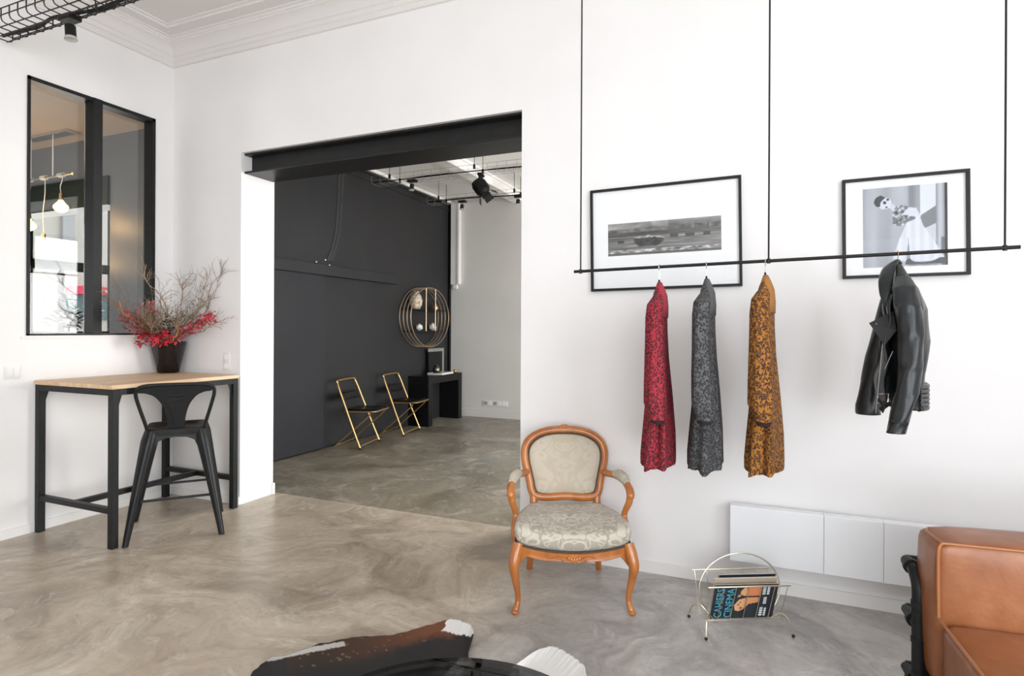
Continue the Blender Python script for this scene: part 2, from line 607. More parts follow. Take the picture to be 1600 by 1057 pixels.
def thing(name, label, cat, loc=(0, 0, 0), rz=0.0, group=None):
    o = bpy.data.objects.new(name, None)
    C.objects.link(o)
    o.empty_display_size = 0.05
    o.location = loc
    o.rotation_euler = (0, 0, rz)
    o['label'] = label
    o['category'] = cat
    if group:
        o['group'] = group
    return o


def tag(o, label, cat, group=None):
    o['label'] = label
    o['category'] = cat
    if group:
        o['group'] = group
    return o


def copy_tree(o, parent=None):
    c = o.copy()
    C.objects.link(c)
    if parent is not None:
        c.parent = parent
    for ch in list(o.children):
        copy_tree(ch, c)
    return c


def struct(name, mb, mat, parent=None, **kw):
    o = mb.build(name, mat, parent, **kw)
    if parent is None:
        o['kind'] = 'structure'
    return o


def paint(o, fn, attr='print'):
    """store a picture in the mesh: fn(point) -> linear colour"""
    me = o.data
    a = me.color_attributes.new(attr, 'FLOAT_COLOR', 'POINT')
    for i, v in enumerate(me.vertices):
        c = fn(v.co)
        a.data[i].color = (c[0], c[1], c[2], 1)


def inside(poly, x, y):
    r = False
    j = len(poly) - 1
    for i in range(len(poly)):
        xi, yi = poly[i]
        xj, yj = poly[j]
        if (yi > y) != (yj > y) and x < (xj - xi) * (y - yi) / (yj - yi + 1e-12) + xi:
            r = not r
        j = i
    return r


def fbm(x, y, z=0.0, oct_=4):
    return noise.fractal(V((x, y, z)), 1.0, 2.0, oct_)


def srgb(v):
    v = max(0.0, min(1.0, v))
    return v / 12.92 if v <= 0.04045 else ((v + 0.055) / 1.055) ** 2.4

# ================================================================== SETTING
YB = 3.735      # rear face of the far wall
XJ, XO = -3.754, -1.39   # the wide opening
ZO = 2.748
YE = 8.33       # end wall of the back room
XD = -4.66      # charcoal wall of the back room
ZB = 3.45       # its ceiling

b = MB()
b.box(XL - 0.12, XR + 0.1, YF - 0.1, 3.77, -0.1, 0)
struct('floor', b, 'polished_concrete', smooth=False)
b = MB()
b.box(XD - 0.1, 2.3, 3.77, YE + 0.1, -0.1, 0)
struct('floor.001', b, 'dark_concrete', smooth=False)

b = MB()
b.box(XL - 0.12, XJ, YW, YB, 0, ZC + 0.1)
b.box(XO, XR + 0.1, YW, YB, 0, ZC + 0.1)
b.box(XJ, XO, YW, YB, ZO, ZC + 0.1)
struct('wall_back', b, 'white_wall', smooth=False)

WY0, WY1, WZ0, WZ1 = 2.338, 3.232, 1.322, 3.058       # interior window in the left wall
b = MB()
b.box(XL - 0.12, XL, YF - 0.1, WY0, 0, ZC + 0.1)
b.box(XL - 0.12, XL, WY1, YW, 0, ZC + 0.1)
b.box(XL - 0.12, XL, WY0, WY1, 0, WZ0)
b.box(XL - 0.12, XL, WY0, WY1, WZ1, ZC + 0.1)
struct('wall_left', b, 'white_wall', smooth=False)

# right wall and street front with their shop windows (behind the camera and to its right)
b = MB()
b.box(XR, XR + 0.25, YF, -2.6, 0, ZC + 0.1)
b.box(XR, XR + 0.25, 0.8, YB, 0, ZC + 0.1)
b.box(XR, XR + 0.25, -2.6, 0.8, 0, 0.45)
b.box(XR, XR + 0.25, -2.6, 0.8, 3.25, ZC + 0.1)
struct('wall_right', b, 'white_wall', smooth=False)
b = MB()
b.box(XL - 0.12, -0.6, YF - 0.25, YF, 0, ZC + 0.1)
b.box(2.6, XR + 0.25, YF - 0.25, YF, 0, ZC + 0.1)
b.box(-0.6, 2.6, YF - 0.25, YF, 0, 0.45)
b.box(-0.6, 2.6, YF - 0.25, YF, 3.25, ZC + 0.1)
struct('wall_front', b, 'white_wall', smooth=False)


def shop_window(name, along, a0, a1, c, z0, z1, n, transom):
    f = MB()

    def bx(p0, p1, q0, q1):
        if along == 'y':
            f.box(c - 0.03, c + 0.03, p0, p1, q0, q1)
        else:
            f.box(p0, p1, c - 0.03, c + 0.03, q0, q1)
    bx(a0, a1, z0, z0 + 0.06)
    bx(a0, a1, z1 - 0.06, z1)
    bx(a0, a1, transom - 0.03, transom + 0.03)
    for i in range(n + 1):
        a = a0 + (a1 - a0) * i / n
        bx(max(a0, a - 0.03), min(a1, a + 0.03), z0, z1)
    w = struct(name, f, 'black_steel', smooth=False)
    g = MB()
    if along == 'y':
        g.box(c - 0.004, c + 0.004, a0, a1, z0, z1)
    else:
        g.box(a0, a1, c - 0.004, c + 0.004, z0, z1)
    g.build('pane', 'clear_glass', w, smooth=False)
    return w


shop_window('window_2', 'y', -2.6, 0.8, XR + 0.12, 0.45, 3.25, 4, 2.4)
shop_window('window_3', 'x', -0.6, 2.6, YF - 0.12, 0.45, 3.25, 3, 2.4)

b = MB()
b.box(XL - 0.12, XR + 0.25, YF - 0.25, YB, ZC, ZC + 0.1)
struct('ceiling', b, 'ceiling_white', smooth=False)

# plaster cornice, one run per wall, mitred in the corner
CORN = [(0, 3.532), (0.016, 3.536), (0.016, 3.575), (0.024, 3.580), (0.024, 3.612), (0.034, 3.618), (0.048, 3.645), (0.070, 3.668),
        (0.098, 3.682), (0.102, 3.682), (0.102, 3.694), (0.112, 3.698), (0.118, 3.708), (0.136, 3.711), (0.136, 3.720), (0.225, 3.722),
        (0.228, 3.732), (0.250, 3.737), (0.252, ZC + 0.02), (0, ZC + 0.02)]
b = MB()
b.rings([[V((XL + d, YW - d, z)) for d, z in CORN], [V((XR, YW - d, z)) for d, z in CORN]], caps=(False, False))
struct('trim_1', b, 'ceiling_white', angle=25)
b = MB()
b.rings([[V((XL + d, YW - d, z)) for d, z in CORN], [V((XL + d, YF, z)) for d, z in CORN]], caps=(False, False))
struct('trim_2', b, 'ceiling_white', angle=25)

# baseboards
b = MB()
b.box(XL, XJ - 0.0, YW - 0.012, YW, 0, 0.062, 0.003)
struct('baseboard_back', b, 'white_plaster', smooth=False)
b = MB()
b.box(XO, XR, YW - 0.012, YW, 0, 0.066, 0.003)
struct('baseboard_back.001', b, 'white_plaster', smooth=False)
b = MB()
b.box(XL, XL + 0.012, YF, YW - 0.012, 0, 0.062, 0.003)
struct('baseboard_left', b, 'white_plaster', smooth=False)
b = MB()
b.box(XJ, XJ + 0.01, YB - 0.015, YB + 0.012, 0, 0.09)
struct('trim_3', b, 'white_plaster', smooth=False)

# interior window: steel frame, mullion, two panes
f = MB()
x0, x1 = XL - 0.09, XL + 0.012
fw = 0.026
f.box(x0, x1, WY0, WY1, WZ0, WZ0 + fw * 0.5)
f.box(x0, x1, WY0, WY1, WZ1 - fw, WZ1)
f.box(x0, x1, WY0, WY0 + 0.016, WZ0, WZ1)
f.box(x0, x1, WY1 - fw, WY1, WZ0, WZ1)
w1 = struct('window_1', f, 'black_steel', smooth=False)
f = MB()
f.box(x0, x1 + 0.006, 2.752, 2.815, WZ0, WZ1)
f.build('mullion', 'black_steel', w1, smooth=False)
for a0, a1 in ((WY0, 2.752), (2.815, WY1)):
    g = MB()
    g.box(XL - 0.078, XL - 0.072, a0 + 0.006, a1 - 0.006, WZ0 + 0.006, WZ1 - 0.006)
    g.build('pane', 'clear_glass', w1, smooth=False)
f = MB()
f.box(XL, XL + 0.01, WY0 - 0.03, WY1 + 0.03, WZ0 - 0.022, WZ0)
struct('trim_4', f, 'white_plaster', smooth=False)

# ------------------------------------------------------------------ back room shell
b = MB()
b.box(XD - 0.1, XD, YB, YE + 0.1, 0, 3.385)
struct('wall_charcoal', b, 'charcoal_paint', smooth=False)
b = MB()
b.box(XD - 0.1, XD, YB, YE, 3.385, ZB + 0.25)
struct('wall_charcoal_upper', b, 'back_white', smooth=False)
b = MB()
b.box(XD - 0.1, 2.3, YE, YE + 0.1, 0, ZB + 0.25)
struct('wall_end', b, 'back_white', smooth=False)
b = MB()
b.box(2.2, 2.3, YB, 4.2, 0, ZB + 0.25)
b.box(2.2, 2.3, 7.8, YE, 0, ZB + 0.25)
b.box(2.2, 2.3, 4.2, 7.8, 0, 0.45)
b.box(2.2, 2.3, 4.2, 7.8, 3.0, ZB + 0.25)
struct('wall_right.001', b, 'back_white', smooth=False)
shop_window('window_4', 'y', 4.2, 7.8, 2.25, 0.45, 3.0, 4, 2.3)
b = MB()
b.box(XD - 0.1, 2.3, YB, YE + 0.1, ZB, ZB + 0.1)
struct('ceiling.001', b, 'back_ceiling', smooth=False)
# plastered beams running into the depth of the back room
for i, x in enumerate((-3.46, -2.1, -0.75, 0.6)):
    b = MB()
    b.box(x - 0.085, x + 0.085, YB, YE, ZB - 0.13, ZB)
    b.box(x - 0.12, x + 0.12, YB, YE, ZB - 0.03, ZB)
    struct('ceiling_beam' + ('.%03d' % i if i else ''), b, 'back_ceiling', smooth=False)
b = MB()
b.box(XD, XD + 0.03, YB, YE, 3.355, 3.385)
b.box(XD, XD + 0.014, YB, YE, 3.27, 3.30)
t_ = struct('trim_5', b, 'charcoal_paint', smooth=False)
b = MB()
b.box(XD, XD + 0.06, YB, YE, 3.386, 3.425)
struct('trim_6', b, 'back_ceiling', smooth=False)
b = MB()
b.box(XD + 0.02, 2.2, YE - 0.018, YE, 0, 0.125, 0.004)
struct('baseboard_end', b, 'back_white', smooth=False)
# black edge post where the charcoal wall meets the end wall, and the white boxed duct beside it
b = MB()
b.box(XD, XD + 0.035, YE - 0.05, YE, 0, 3.385)
struct('trim_7', b, 'black_lacquer', smooth=False)
b = MB()
b.box(-4.60, -4.455, YE - 0.07, YE, 2.09, 3.40, 0.006)
b.box(-4.475, -4.445, YE - 0.085, YE, 2.09, 3.40, 0.004)
struct('trim_8', b, 'white_plaster', smooth=False)

# sliding door hung on the charcoal wall, with its track box
b = MB()
b.box(XD, XD + 0.035, 3.80, 5.355, 0.012, 1.985, 0.003)
d1 = struct('door_1', b, 'charcoal_panel', smooth=False)
b = MB()
b.box(XD, XD + 0.075, 3.80, 6.78, 1.985, 2.105, 0.004)
b.build('door_track', 'charcoal_panel', d1, smooth=False)

# ------------------------------------------------------------------ steel beam over the opening
sb = thing('steel_beam', 'black painted steel I-beam spanning the top of the wide doorway', 'beam', ((XJ + XO) / 2, YW, 2.592), 0)
L2 = (XO - XJ) / 2
sk = Matrix.Rotation(R(-1.3), 4, 'Z')
b = MB()
b.box(-L2, L2, 0.03, 0.325, 0, 0.016, 0.004)
b.build('bottom_flange', 'beam_steel', sb, smooth=False)
b = MB()
b.box(-L2, L2, 0.03, 0.325, 0.142, 0.1560, 0.002)
b.build('top_flange', 'beam_steel', sb, smooth=False)
for y in (0.105, 0.25):
    b = MB()
    b.box(-L2, L2, y, y + 0.012, 0.014, 0.142)
    b.build('web', 'beam_steel', sb, smooth=False)

# ------------------------------------------------------------------ room seen through the interior window
XN, YN, ZN = -9.0, 4.2, 3.483
XA = -6.585       # end of its slate wall, where an opening begins
b = MB()
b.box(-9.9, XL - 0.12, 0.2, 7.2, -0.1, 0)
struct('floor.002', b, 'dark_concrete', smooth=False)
b = MB()
b.box(XA, XL - 0.12, YN, YN + 0.18, 0, ZN)
b.box(-9.9, XA, YN, YN + 0.18, 3.04, ZN)
struct('wall_slate', b, 'slate_paint', smooth=False)
b = MB()
b.box(-9.6, XA - 0.001, YN - 0.03, YN + 0.2, 2.72, 3.04)
sb2 = b.build('lintel_box', 'green_black', smooth=False)
tag(sb2, 'dark green-black boxed lintel over the opening seen through the left window', 'lintel')
b = MB()
b.box(-9.9, XL - 0.12, 0.2, 7.2, ZN, ZN + 0.1)
struct('ceiling.002', b, 'taupe_ceiling', smooth=False)
b = MB()
b.box(-9.9, -8.3, 0.1, 0.2, 0, ZN)
b.box(-5.5, XL - 0.12, 0.1, 0.2, 0, ZN)
b.box(-8.3, -5.5, 0.1, 0.2, 0, 0.7)
b.box(-8.3, -5.5, 0.1, 0.2, 2.9, ZN)
b.box(-9.9, -9.8, 0.2, 3.9, 0, ZN)
b.box(-9.1, XD - 0.1, 7.1, 7.2, 0, ZN)
struct('wall_slate_far', b, 'slate_paint', smooth=False)
# its street front: dark frame with a transom and a mullion
b = MB()
b.box(XN - 0.1, XN, 3.9, 4.66, 0, ZN)
b.box(XN - 0.1, XN, 5.80, 7.1, 0, ZN)
b.box(XN - 0.1, XN, 4.66, 5.80, 0, 1.26)
b.box(XN - 0.1, XN, 4.66, 5.80, 3.3, ZN)
struct('wall_street', b, 'slate_paint', smooth=False)
b = MB()
for p in ((4.66, 4.72, 1.26, 3.3), (5.74, 5.80, 1.26, 3.3), (4.66, 5.80, 1.26, 1.32), (4.66, 5.80, 3.24, 3.3),
          (4.66, 5.80, 2.17, 2.30), (5.06, 5.11, 1.26, 2.2)):
    b.box(XN - 0.05, XN + 0.03, *p)
w5 = struct('window_5', b, 'green_black', smooth=False)
b = MB()
b.box(XN - 0.012, XN - 0.006, 4.68, 5.78, 1.28, 3.28)
b.build('pane', 'clear_glass', w5, smooth=False)

shop_window('fill_window_6', 'x', -8.3, -5.5, 0.15, 0.7, 2.9, 3, 2.2)  # unseen window added to go with the side room's fill lamp
# street outside that window
b = MB()
b.box(-30, -9.95, -6, 20, -0.25, -0.15)
b.box(-9.95, -4.7, -3.4, 0.05, -0.25, -0.15)
b.box(-30, 20, -22, -3.5, -0.25, -0.15)
b.box(3.2, 20, -3.5, 20, -0.25, -0.15)
struct('ground', b, 'pavement', smooth=False)
hs = thing('street_building', 'pale stone building across the street, seen through the left window', 'building', (-17.5, 9.0, -0.15))
b = MB()
b.box(-1.0, 0, -4.0, 6.0, 0, 9.0)
b.build('facade', 'street_stone', hs, smooth=False)
b = MB()
b.box(0, 0.12, 0.85, 1.15, 3.3, 9.0)
b.build('downpipe_pilaster', 'street_grey', hs, smooth=False)
b = MB()
b.box(0, 0.06, 0.95, 4.5, 1.75, 2.44)
b.build('shop_front', 'street_green', hs, smooth=False)
b = MB()
b.box(0, 0.35, 1.0, 4.4, 2.44, 2.66)
aw = b.build('red_awning', 'awning_red', hs, smooth=False)
rnw = random.Random(3)
yy = 1.35
while yy < 4.2:
    dy_ = rnw.uniform(0.06, 0.16)
    b = MB()
    b.box(0.35, 0.36, yy, yy + dy_, 2.50 + rnw.uniform(0, 0.02), 2.58 + rnw.uniform(0, 0.02))
    b.build('awning_mark', 'street_stone', aw, smooth=False)
    yy += dy_ + 0.05 + (0.2 if rnw.random() < 0.2 else 0)

# ================================================================== HIGH TABLE, STOOL, VASE
TX0, TX1, TY0, TY1, TZ = -4.502, -3.708, 2.385, 3.335, 1.02
t = thing('high_table', 'tall pine topped table with a black steel frame in the left corner', 'table', ((TX0 + TX1) / 2, (TY0 + TY1) / 2, 0))
ox, oy = -t.location.x, -t.location.y
b = MB()
b.box(TX0 - 0.006 + ox, TX1 + 0.006 + ox, TY0 - 0.006 + oy, TY1 + 0.006 + oy, TZ - 0.026, TZ, 0.003)
b.build('table_top', 'pine_top', t, smooth=False)
L = 0.042
legs = [(TX0, TY0), (TX1 - L, TY0), (TX0, TY1 - L), (TX1 - L, TY1 - L)]
for x, y in legs:
    b = MB()
    b.box(x + ox, x + L + ox, y + oy, y + L + oy, 0, TZ - 0.026, 0.002)
    b.build('leg', 'black_steel', t, smooth=False)
z0, z1 = TZ - 0.066, TZ - 0.026
b = MB()
b.box(TX0 + L + ox, TX1 - L + ox, TY0 + oy, TY0 + 0.04 + oy, z0, z1)
b.box(TX0 + L + ox, TX1 - L + ox, TY1 - 0.04 + oy, TY1 + oy, z0, z1)
b.box(TX0 + ox, TX0 + 0.04 + ox, TY0 + L + oy, TY1 - L + oy, z0, z1)
b.box(TX1 - 0.04 + ox, TX1 + ox, TY0 + L + oy, TY1 - L + oy, z0, z1)
b.build('apron_frame', 'black_steel', t, smooth=False)
for x, y in legs:     # welded gussets under the frame
    b = MB()
    sx = 1 if x == TX0 else -1
    sy = 1 if y == TY0 else -1
    cx, cy = x + L / 2 + ox, y + L / 2 + oy
    b.prism([(L / 2, z0), (L / 2 + 0.03, z0), (L / 2, z0 - 0.10)], lambda u, v, w: V((cx - 0.003 + w, cy + sy * u, v)), 0.006)
    b.build('gusset', 'black_steel', t, smooth=False)
for y in (TY0 + 0.004, TY1 - 0.038):
    b = MB()
    b.box(TX0 + L + ox, TX1 - L + ox, y + oy, y + 0.034 + oy, 0.215, 0.25)
    b.build('side_stretcher', 'black_steel', t, smooth=False)
b = MB()
xm = (TX0 + TX1) / 2 - 0.02
b.box(xm - 0.017 + ox, xm + 0.017 + ox, TY0 + 0.038 + oy, TY1 - 0.038 + oy, 0.215, 0.25)
b.build('long_stretcher', 'black_steel', t, smooth=False)

# stool: local -Y is the back, turned towards the room
st = thing('bar_stool', 'black metal bar stool with a low cut-out back, pulled up to the pine table', 'stool', (-3.712, 2.832, 0), R(50))
SZ = 0.715
b = MB()


def rrect(hw, hd, r, z, n=5):
    out = []
    for cx, cy, a0 in ((hw - r, hd - r, 0), (-hw + r, hd - r, 90), (-hw + r, -hd + r, 180), (hw - r, -hd + r, 270)):
        for k in range(n + 1):
            a = R(a0 + 90 * k / n)
            out.append(V((cx + r * cos(a), cy + r * sin(a), z)))
    return out


b.rings([rrect(0.178, 0.172, 0.05, SZ - 0.05), rrect(0.182, 0.176, 0.05, SZ - 0.006), rrect(0.176, 0.170, 0.05, SZ), rrect(0.13, 0.125, 0.05, SZ - 0.002),
         rrect(0.115, 0.11, 0.05, SZ - 0.012), rrect(0.02, 0.02, 0.015, SZ - 0.014)])
b.build('seat', 'gunmetal', st, angle=35)
b = MB()
for k in range(5):
    b.cyl((-0.04 + 0.02 * k, -0.1765, SZ - 0.022), (-0.04 + 0.02 * k, -0.1785, SZ - 0.022), 0.005, seg=8)
b.build('rivets', 'gunmetal', st)


def stool_leg(sx, sy):
    m = MB()
    rr = []
    N = 12
    for i in range(N + 1):
        k = i / N
        z = SZ - 0.012 - k * (SZ - 0.012)
        cx = sx * (0.142 + 0.130 * k ** 0.92)
        cy = sy * (0.138 + 0.134 * k ** 0.92)
        w = 0.046 - 0.030 * k ** 0.8
        if i == 0:
            w *= 0.8
        ang = math.atan2(sy, sx)
        ring = []
        for j in range(12):
            a = 2 * PI * j / 12
            px, py = cos(a), sin(a)
            e = 0.62
            px = math.copysign(abs(px) ** e, px)
            py = math.copysign(abs(py) ** e, py)
            ring.append(V((cx + w * (px * cos(ang) - py * sin(ang)), cy + w * (px * sin(ang) + py * cos(ang)), z)))
        rr.append(ring)
    return m.rings(rr)


for sx in (-1, 1):
    for sy in (-1, 1):
        lg = stool_leg(sx, sy).build('leg', 'gunmetal', st)
        m = MB()
        m.box(sx * 0.272 - 0.017, sx * 0.272 + 0.017, sy * 0.272 - 0.017, sy * 0.272 + 0.017, 0, 0.012, 0.004)
        m.build('foot_cap', 'rubber', lg)
bz = 0.262
k_ = 1 - bz / SZ
bx_, by_ = 0.142 + 0.130 * k_, 0.138 + 0.134 * k_
cor = [(-bx_, -by_), (bx_, -by_), (bx_, by_), (-bx_, by_)]
for i in range(4):
    (xa, ya), (xb, yb) = cor[i], cor[(i + 1) % 4]
    m = MB()
    m.bar((xa, ya, bz), (xb, yb, bz), 0.006, 0.016)
    m.build('brace', 'gunmetal', st, smooth=False)
# apron curves under the seat between the legs
for sx, sy in ((0, -1), (0, 1), (1, 0), (-1, 0)):
    m = MB()
    pts = [(-0.125, SZ - 0.13), (-0.105, SZ - 0.085), (-0.06, SZ - 0.065), (0, SZ - 0.06), (0.06, SZ - 0.065), (0.105, SZ - 0.085), (0.125, SZ - 0.13)]
    poly = [(-0.13, SZ - 0.035)] + pts + [(0.13, SZ - 0.035)]
    if sx == 0:
        m.prism(poly, lambda u, v, w: V((u, sy * (0.166 + w), v)), 0.004)
    else:
        m.prism(poly, lambda u, v, w: V((sx * (0.170 + w), u, v)), 0.004)
    m.build('apron', 'gunmetal', st, smooth=False)
# bent tube of the back
yb = lambda z: -0.168 - (z - SZ) * 0.26
tube = catmull([(-0.165, -0.160, SZ - 0.01), (-0.176, yb(SZ + 0.04), SZ + 0.04), (-0.206, yb(SZ + 0.15), SZ + 0.15), (-0.224, yb(SZ + 0.235), SZ + 0.235), (-0.210, yb(SZ + 0.275), SZ + 0.275),
                (-0.150, yb(SZ + 0.292), SZ + 0.292), (0, yb(SZ + 0.295), SZ + 0.295), (0.150, yb(SZ + 0.292), SZ + 0.292),
                (0.210, yb(SZ + 0.275), SZ + 0.275), (0.224, yb(SZ + 0.235), SZ + 0.235), (0.206, yb(SZ + 0.15), SZ + 0.15), (0.176, yb(SZ + 0.04), SZ + 0.04), (0.165, -0.160, SZ - 0.01)], 6)
m = MB()
m.sweep(tube, 0.0115, 10)
m.build('back_tube', 'black_steel', st)
half = [(0.050, 0.0), (0.052, 0.05), (0.060, 0.10), (0.075, 0.15), (0.098, 0.19), (0.128, 0.222), (0.170, 0.240), (0.205, 0.245), (0.213, 0.262), (0.198, 0.283), (0.150, 0.292)]
hs_ = catmull([(x, z, 0) for x, z in half], 4)
m = MB()
poly = [(p.x, SZ + p.y) for p in hs_] + [(-p.x, SZ + p.y) for p in reversed(hs_)]
m.prism(poly, lambda u, v, w: V((u, yb(v) - 0.004 + w + 0.10 * (0.0462 - u * u) * 0, v)), 0.005)
m.build('back_splat', 'black_steel', st, smooth=False)
m = MB()
m.sweep(catmull([(-0.055, yb(SZ + .225) - .005, SZ + .225), (0.055, yb(SZ + .225) - .005, SZ + .225), (0.040, yb(SZ + .20) - .005, SZ + .20), (-0.045, yb(SZ + .19) - .005, SZ + .19),
                 (-0.04, yb(SZ + .16) - .005, SZ + .16), (-0.015, yb(SZ + .10) - .005, SZ + .10), (-0.012, yb(SZ + .02) - .005, SZ + .02)], 5), 0.0035, 6)
m.build('pressed_rib', 'black_steel', st)

# vase
vx, vy = -4.372, 3.252
m = MB()
m.lathe([(0.0, TZ), (0.070, TZ), (0.078, TZ + 0.006), (0.098, TZ + 0.09), (0.117, TZ + 0.18), (0.128, TZ + 0.238), (0.131, TZ + 0.247), (0.127, TZ + 0.249), (0.122, TZ + 0.24),
         (0.104, TZ + 0.14), (0.085, TZ + 0.05), (0.0, TZ + 0.045)], (vx, vy, 0), 40, caps=(False, False))
vase = tag(m.build('vase', 'glossy_black'), 'glossy black tapered vase on the pine table, full of twigs and red leaves', 'vase')

rnd = random.Random(11)


def wiggle(p0, d0, length, n, amp, rise=0.0):
    pts = [V(p0)]
    d = V(d0).normalized()
    for i in range(n):
        d = (d + V((rnd.uniform(-1, 1), rnd.uniform(-1, 1), rnd.uniform(-1, 1) + rise)) * amp).normalized()
        q = pts[-1] + d * (length / n)
        q.x = max(q.x, XL + 0.02)
        q.y = min(q.y, YW - 0.02)
        pts.append(q)
    return pts


def mouth(a, r=0.085, dz=0.16):
    return V((vx + r * cos(a), vy + r * sin(a), TZ + dz))


# dry twisted twigs: (lean azimuth, elevation, length, radius, sub twigs, material)
tw = [(-95, 42, 0.62, 0.0035, 12, 'twig_brown'), (-80, 55, 0.52, 0.003, 12, 'twig_brown'), (-88, 42, 0.50, 0.003, 14, 'twig_olive'), (-70, 38, 0.45, 0.003, 14, 'twig_olive'),
      (-60, 62, 0.46, 0.003, 12, 'twig_brown'), (-20, 66, 0.72, 0.0045, 14, 'twig_tan'), (-8, 54, 0.70, 0.0038, 16, 'twig_tan'), (-2, 46, 0.66, 0.0036, 18, 'twig_tan'),
      (2, 38, 0.64, 0.003, 18, 'twig_brown'), (-15, 50, 0.54, 0.003, 16, 'twig_olive'), (-35, 60, 0.46, 0.003, 14, 'twig_olive'), (-45, 40, 0.36, 0.003, 12, 'twig_olive'),
      (-5, 66, 0.90, 0.003, 8, 'twig_brown'), (-100, 50, 0.40, 0.003, 12, 'twig_olive'), (-10, 42, 0.50, 0.0028, 20, 'twig_olive'), (-84, 44, 0.50, 0.0028, 18, 'twig_brown'),
      (-12, 60, 0.58, 0.0036, 18, 'twig_tan'), (-70, 52, 0.48, 0.0028, 16, 'twig_olive')]
for i, (az, el, ln, rad, ns, mt) in enumerate(tw):
    a = R(az)
    base = mouth(a + rnd.uniform(-0.7, 0.7), rnd.uniform(0.02, 0.075), 0.05)
    top = mouth(a, 0.075, 0.25)
    d = V((cos(a) * cos(R(el)), sin(a) * cos(R(el)), sin(R(el))))
    main = [base] + wiggle(top, d, ln, 11, 0.38, 0.05)
    m = MB()
    cm = catmull(main, 4)
    m.sweep(cm, [rad, rad * 0.9, rad * 0.6, rad * 0.3], 5)
    for k in range(ns):
        q = cm[rnd.randrange(len(cm) // 4, len(cm) - 2)]
        dd = (d + V((rnd.uniform(-1, 1), rnd.uniform(-1, 1), rnd.uniform(-0.4, 1))) * 0.75)
        s = wiggle(q, dd, rnd.uniform(0.08, 0.20), 5, 0.5, 0.05)
        m.sweep(catmull(s, 3), [rad * 0.55, rad * 0.25], 4)
        for _ in range(2):
            s2 = wiggle(s[rnd.randrange(1, 5)], dd, rnd.uniform(0.04, 0.09), 3, 0.6)
            m.sweep(s2, [rad * 0.35, rad * 0.18], 3)
    tag(m.build('dried_twig', mt), 'thin twisted dry twig standing in the black vase', 'twig', 'dry twigs in the black vase')
# two stout orange stems that loop over the rim
for pts, lab in (([(0.02, -0.02, 0.05), (0.0, -0.10, 0.26), (0.01, -0.19, 0.36), (0.0, -0.30, 0.43), (0.005, -0.37, 0.47), (0.01, -0.40, 0.56)], 'long orange stem arching left out of the black vase'),
                 ([(0.06, -0.02, 0.05), (0.115, -0.05, 0.26), (0.17, -0.06, 0.30), (0.15, -0.03, 0.38), (0.10, -0.05, 0.42), (0.06, -0.06, 0.34)], 'short orange stem looping over the front rim of the black vase')):
    m = MB()
    m.sweep(catmull([V((vx, vy, TZ)) + V(p) for p in pts], 8), [0.007, 0.0065, 0.005, 0.003], 7)
    tag(m.build('curled_stem', 'twig_orange'), lab, 'stem')


def leaf(m, p, d, ln, w):
    d = V(d).normalized()
    s = d.cross(V((rnd.uniform(-.4, .4), rnd.uniform(-.4, .4), 1))).normalized()
    n = s.cross(d)
    pts = []
    vs = []
    for k, ww in ((0, 0.06), (0.3, 0.8), (0.6, 1.0), (0.85, 0.55), (1.0, 0.03)):
        c = V(p) + d * (ln * k) + n * (0.18 * ln * sin(k * 2.2))
        vs.append([m.bm.verts.new(c - s * w * ww), m.bm.verts.new(c + n * (0.1 * w)), m.bm.verts.new(c + s * w * ww)])
    for a_, b_ in zip(vs, vs[1:]):
        for j in range(2):
            m.bm.faces.new((a_[j], a_[j + 1], b_[j + 1], b_[j]))


def spray(pts, nleaf, ln, w, mat, label, spread=0.03):
    root_pts = catmull([V((vx, vy, TZ)) + V(p) for p in pts], 8)
    m = MB()
    m.sweep(root_pts, [0.004, 0.003, 0.002], 6)
    o = m.build('leafy_spray', 'twig_brown')
    tag(o, label, 'flowers')
    m = MB()
    n0 = len(root_pts) // 3
    for k in range(nleaf):
        i = rnd.randrange(n0, len(root_pts) - 1)
        q = root_pts[i]
        tg = (root_pts[i + 1] - q).normalized()
        d = tg * 0.6 + V((rnd.uniform(-1, 1), rnd.uniform(-1, 1), rnd.uniform(-0.9, 0.9)))
        off = V((rnd.uniform(-1, 1), rnd.uniform(-1, 1), rnd.uniform(-1, 1))) * spread
        q2 = q + off
        q2.x = max(q2.x, XL + 0.05)
        q2.y = min(q2.y, YW - 0.05)
        leaf(m, q2, d, ln * rnd.uniform(0.7, 1.2), w * rnd.uniform(0.7, 1.2))
    m.build('leaves', mat, o, angle=180)


spray([(0.0, -0.03, 0.08), (0.03, -0.12, 0.262), (0.03, -0.20, 0.275), (0.01, -0.25, 0.262)], 90, 0.040, 0.012, 'leaf_red', 'bright red leafy spray spilling left over the vase rim', 0.04)
spray([(0.04, -0.02, 0.08), (0.11, -0.08, 0.262), (0.13, -0.13, 0.275), (0.13, -0.18, 0.255)], 75, 0.040, 0.013, 'leaf_red', 'bright red leafy spray hanging over the front of the vase rim', 0.045)
spray([(0.0, -0.04, 0.08), (0.0, -0.12, 0.30), (-0.01, -0.24, 0.42), (-0.02, -0.36, 0.47)], 130, 0.036, 0.010, 'leaf_pink', 'pink leafy spray reaching up and left past the dark window pane', 0.035)
spray([(0.0, -0.03, 0.08), (0.01, -0.12, 0.28), (0.0, -0.27, 0.36), (0.0, -0.36, 0.41)], 100, 0.036, 0.010, 'leaf_crimson', 'crimson leafy spray leaning left in the vase below the pink one', 0.035)
spray([(0.04, 0.0, 0.08), (0.12, -0.01, 0.27), (0.30, 0.0, 0.375), (0.46, 0.03, 0.46)], 130, 0.036, 0.011, 'leaf_red', 'bright red leafy spray reaching right towards the white doorway pier', 0.032)
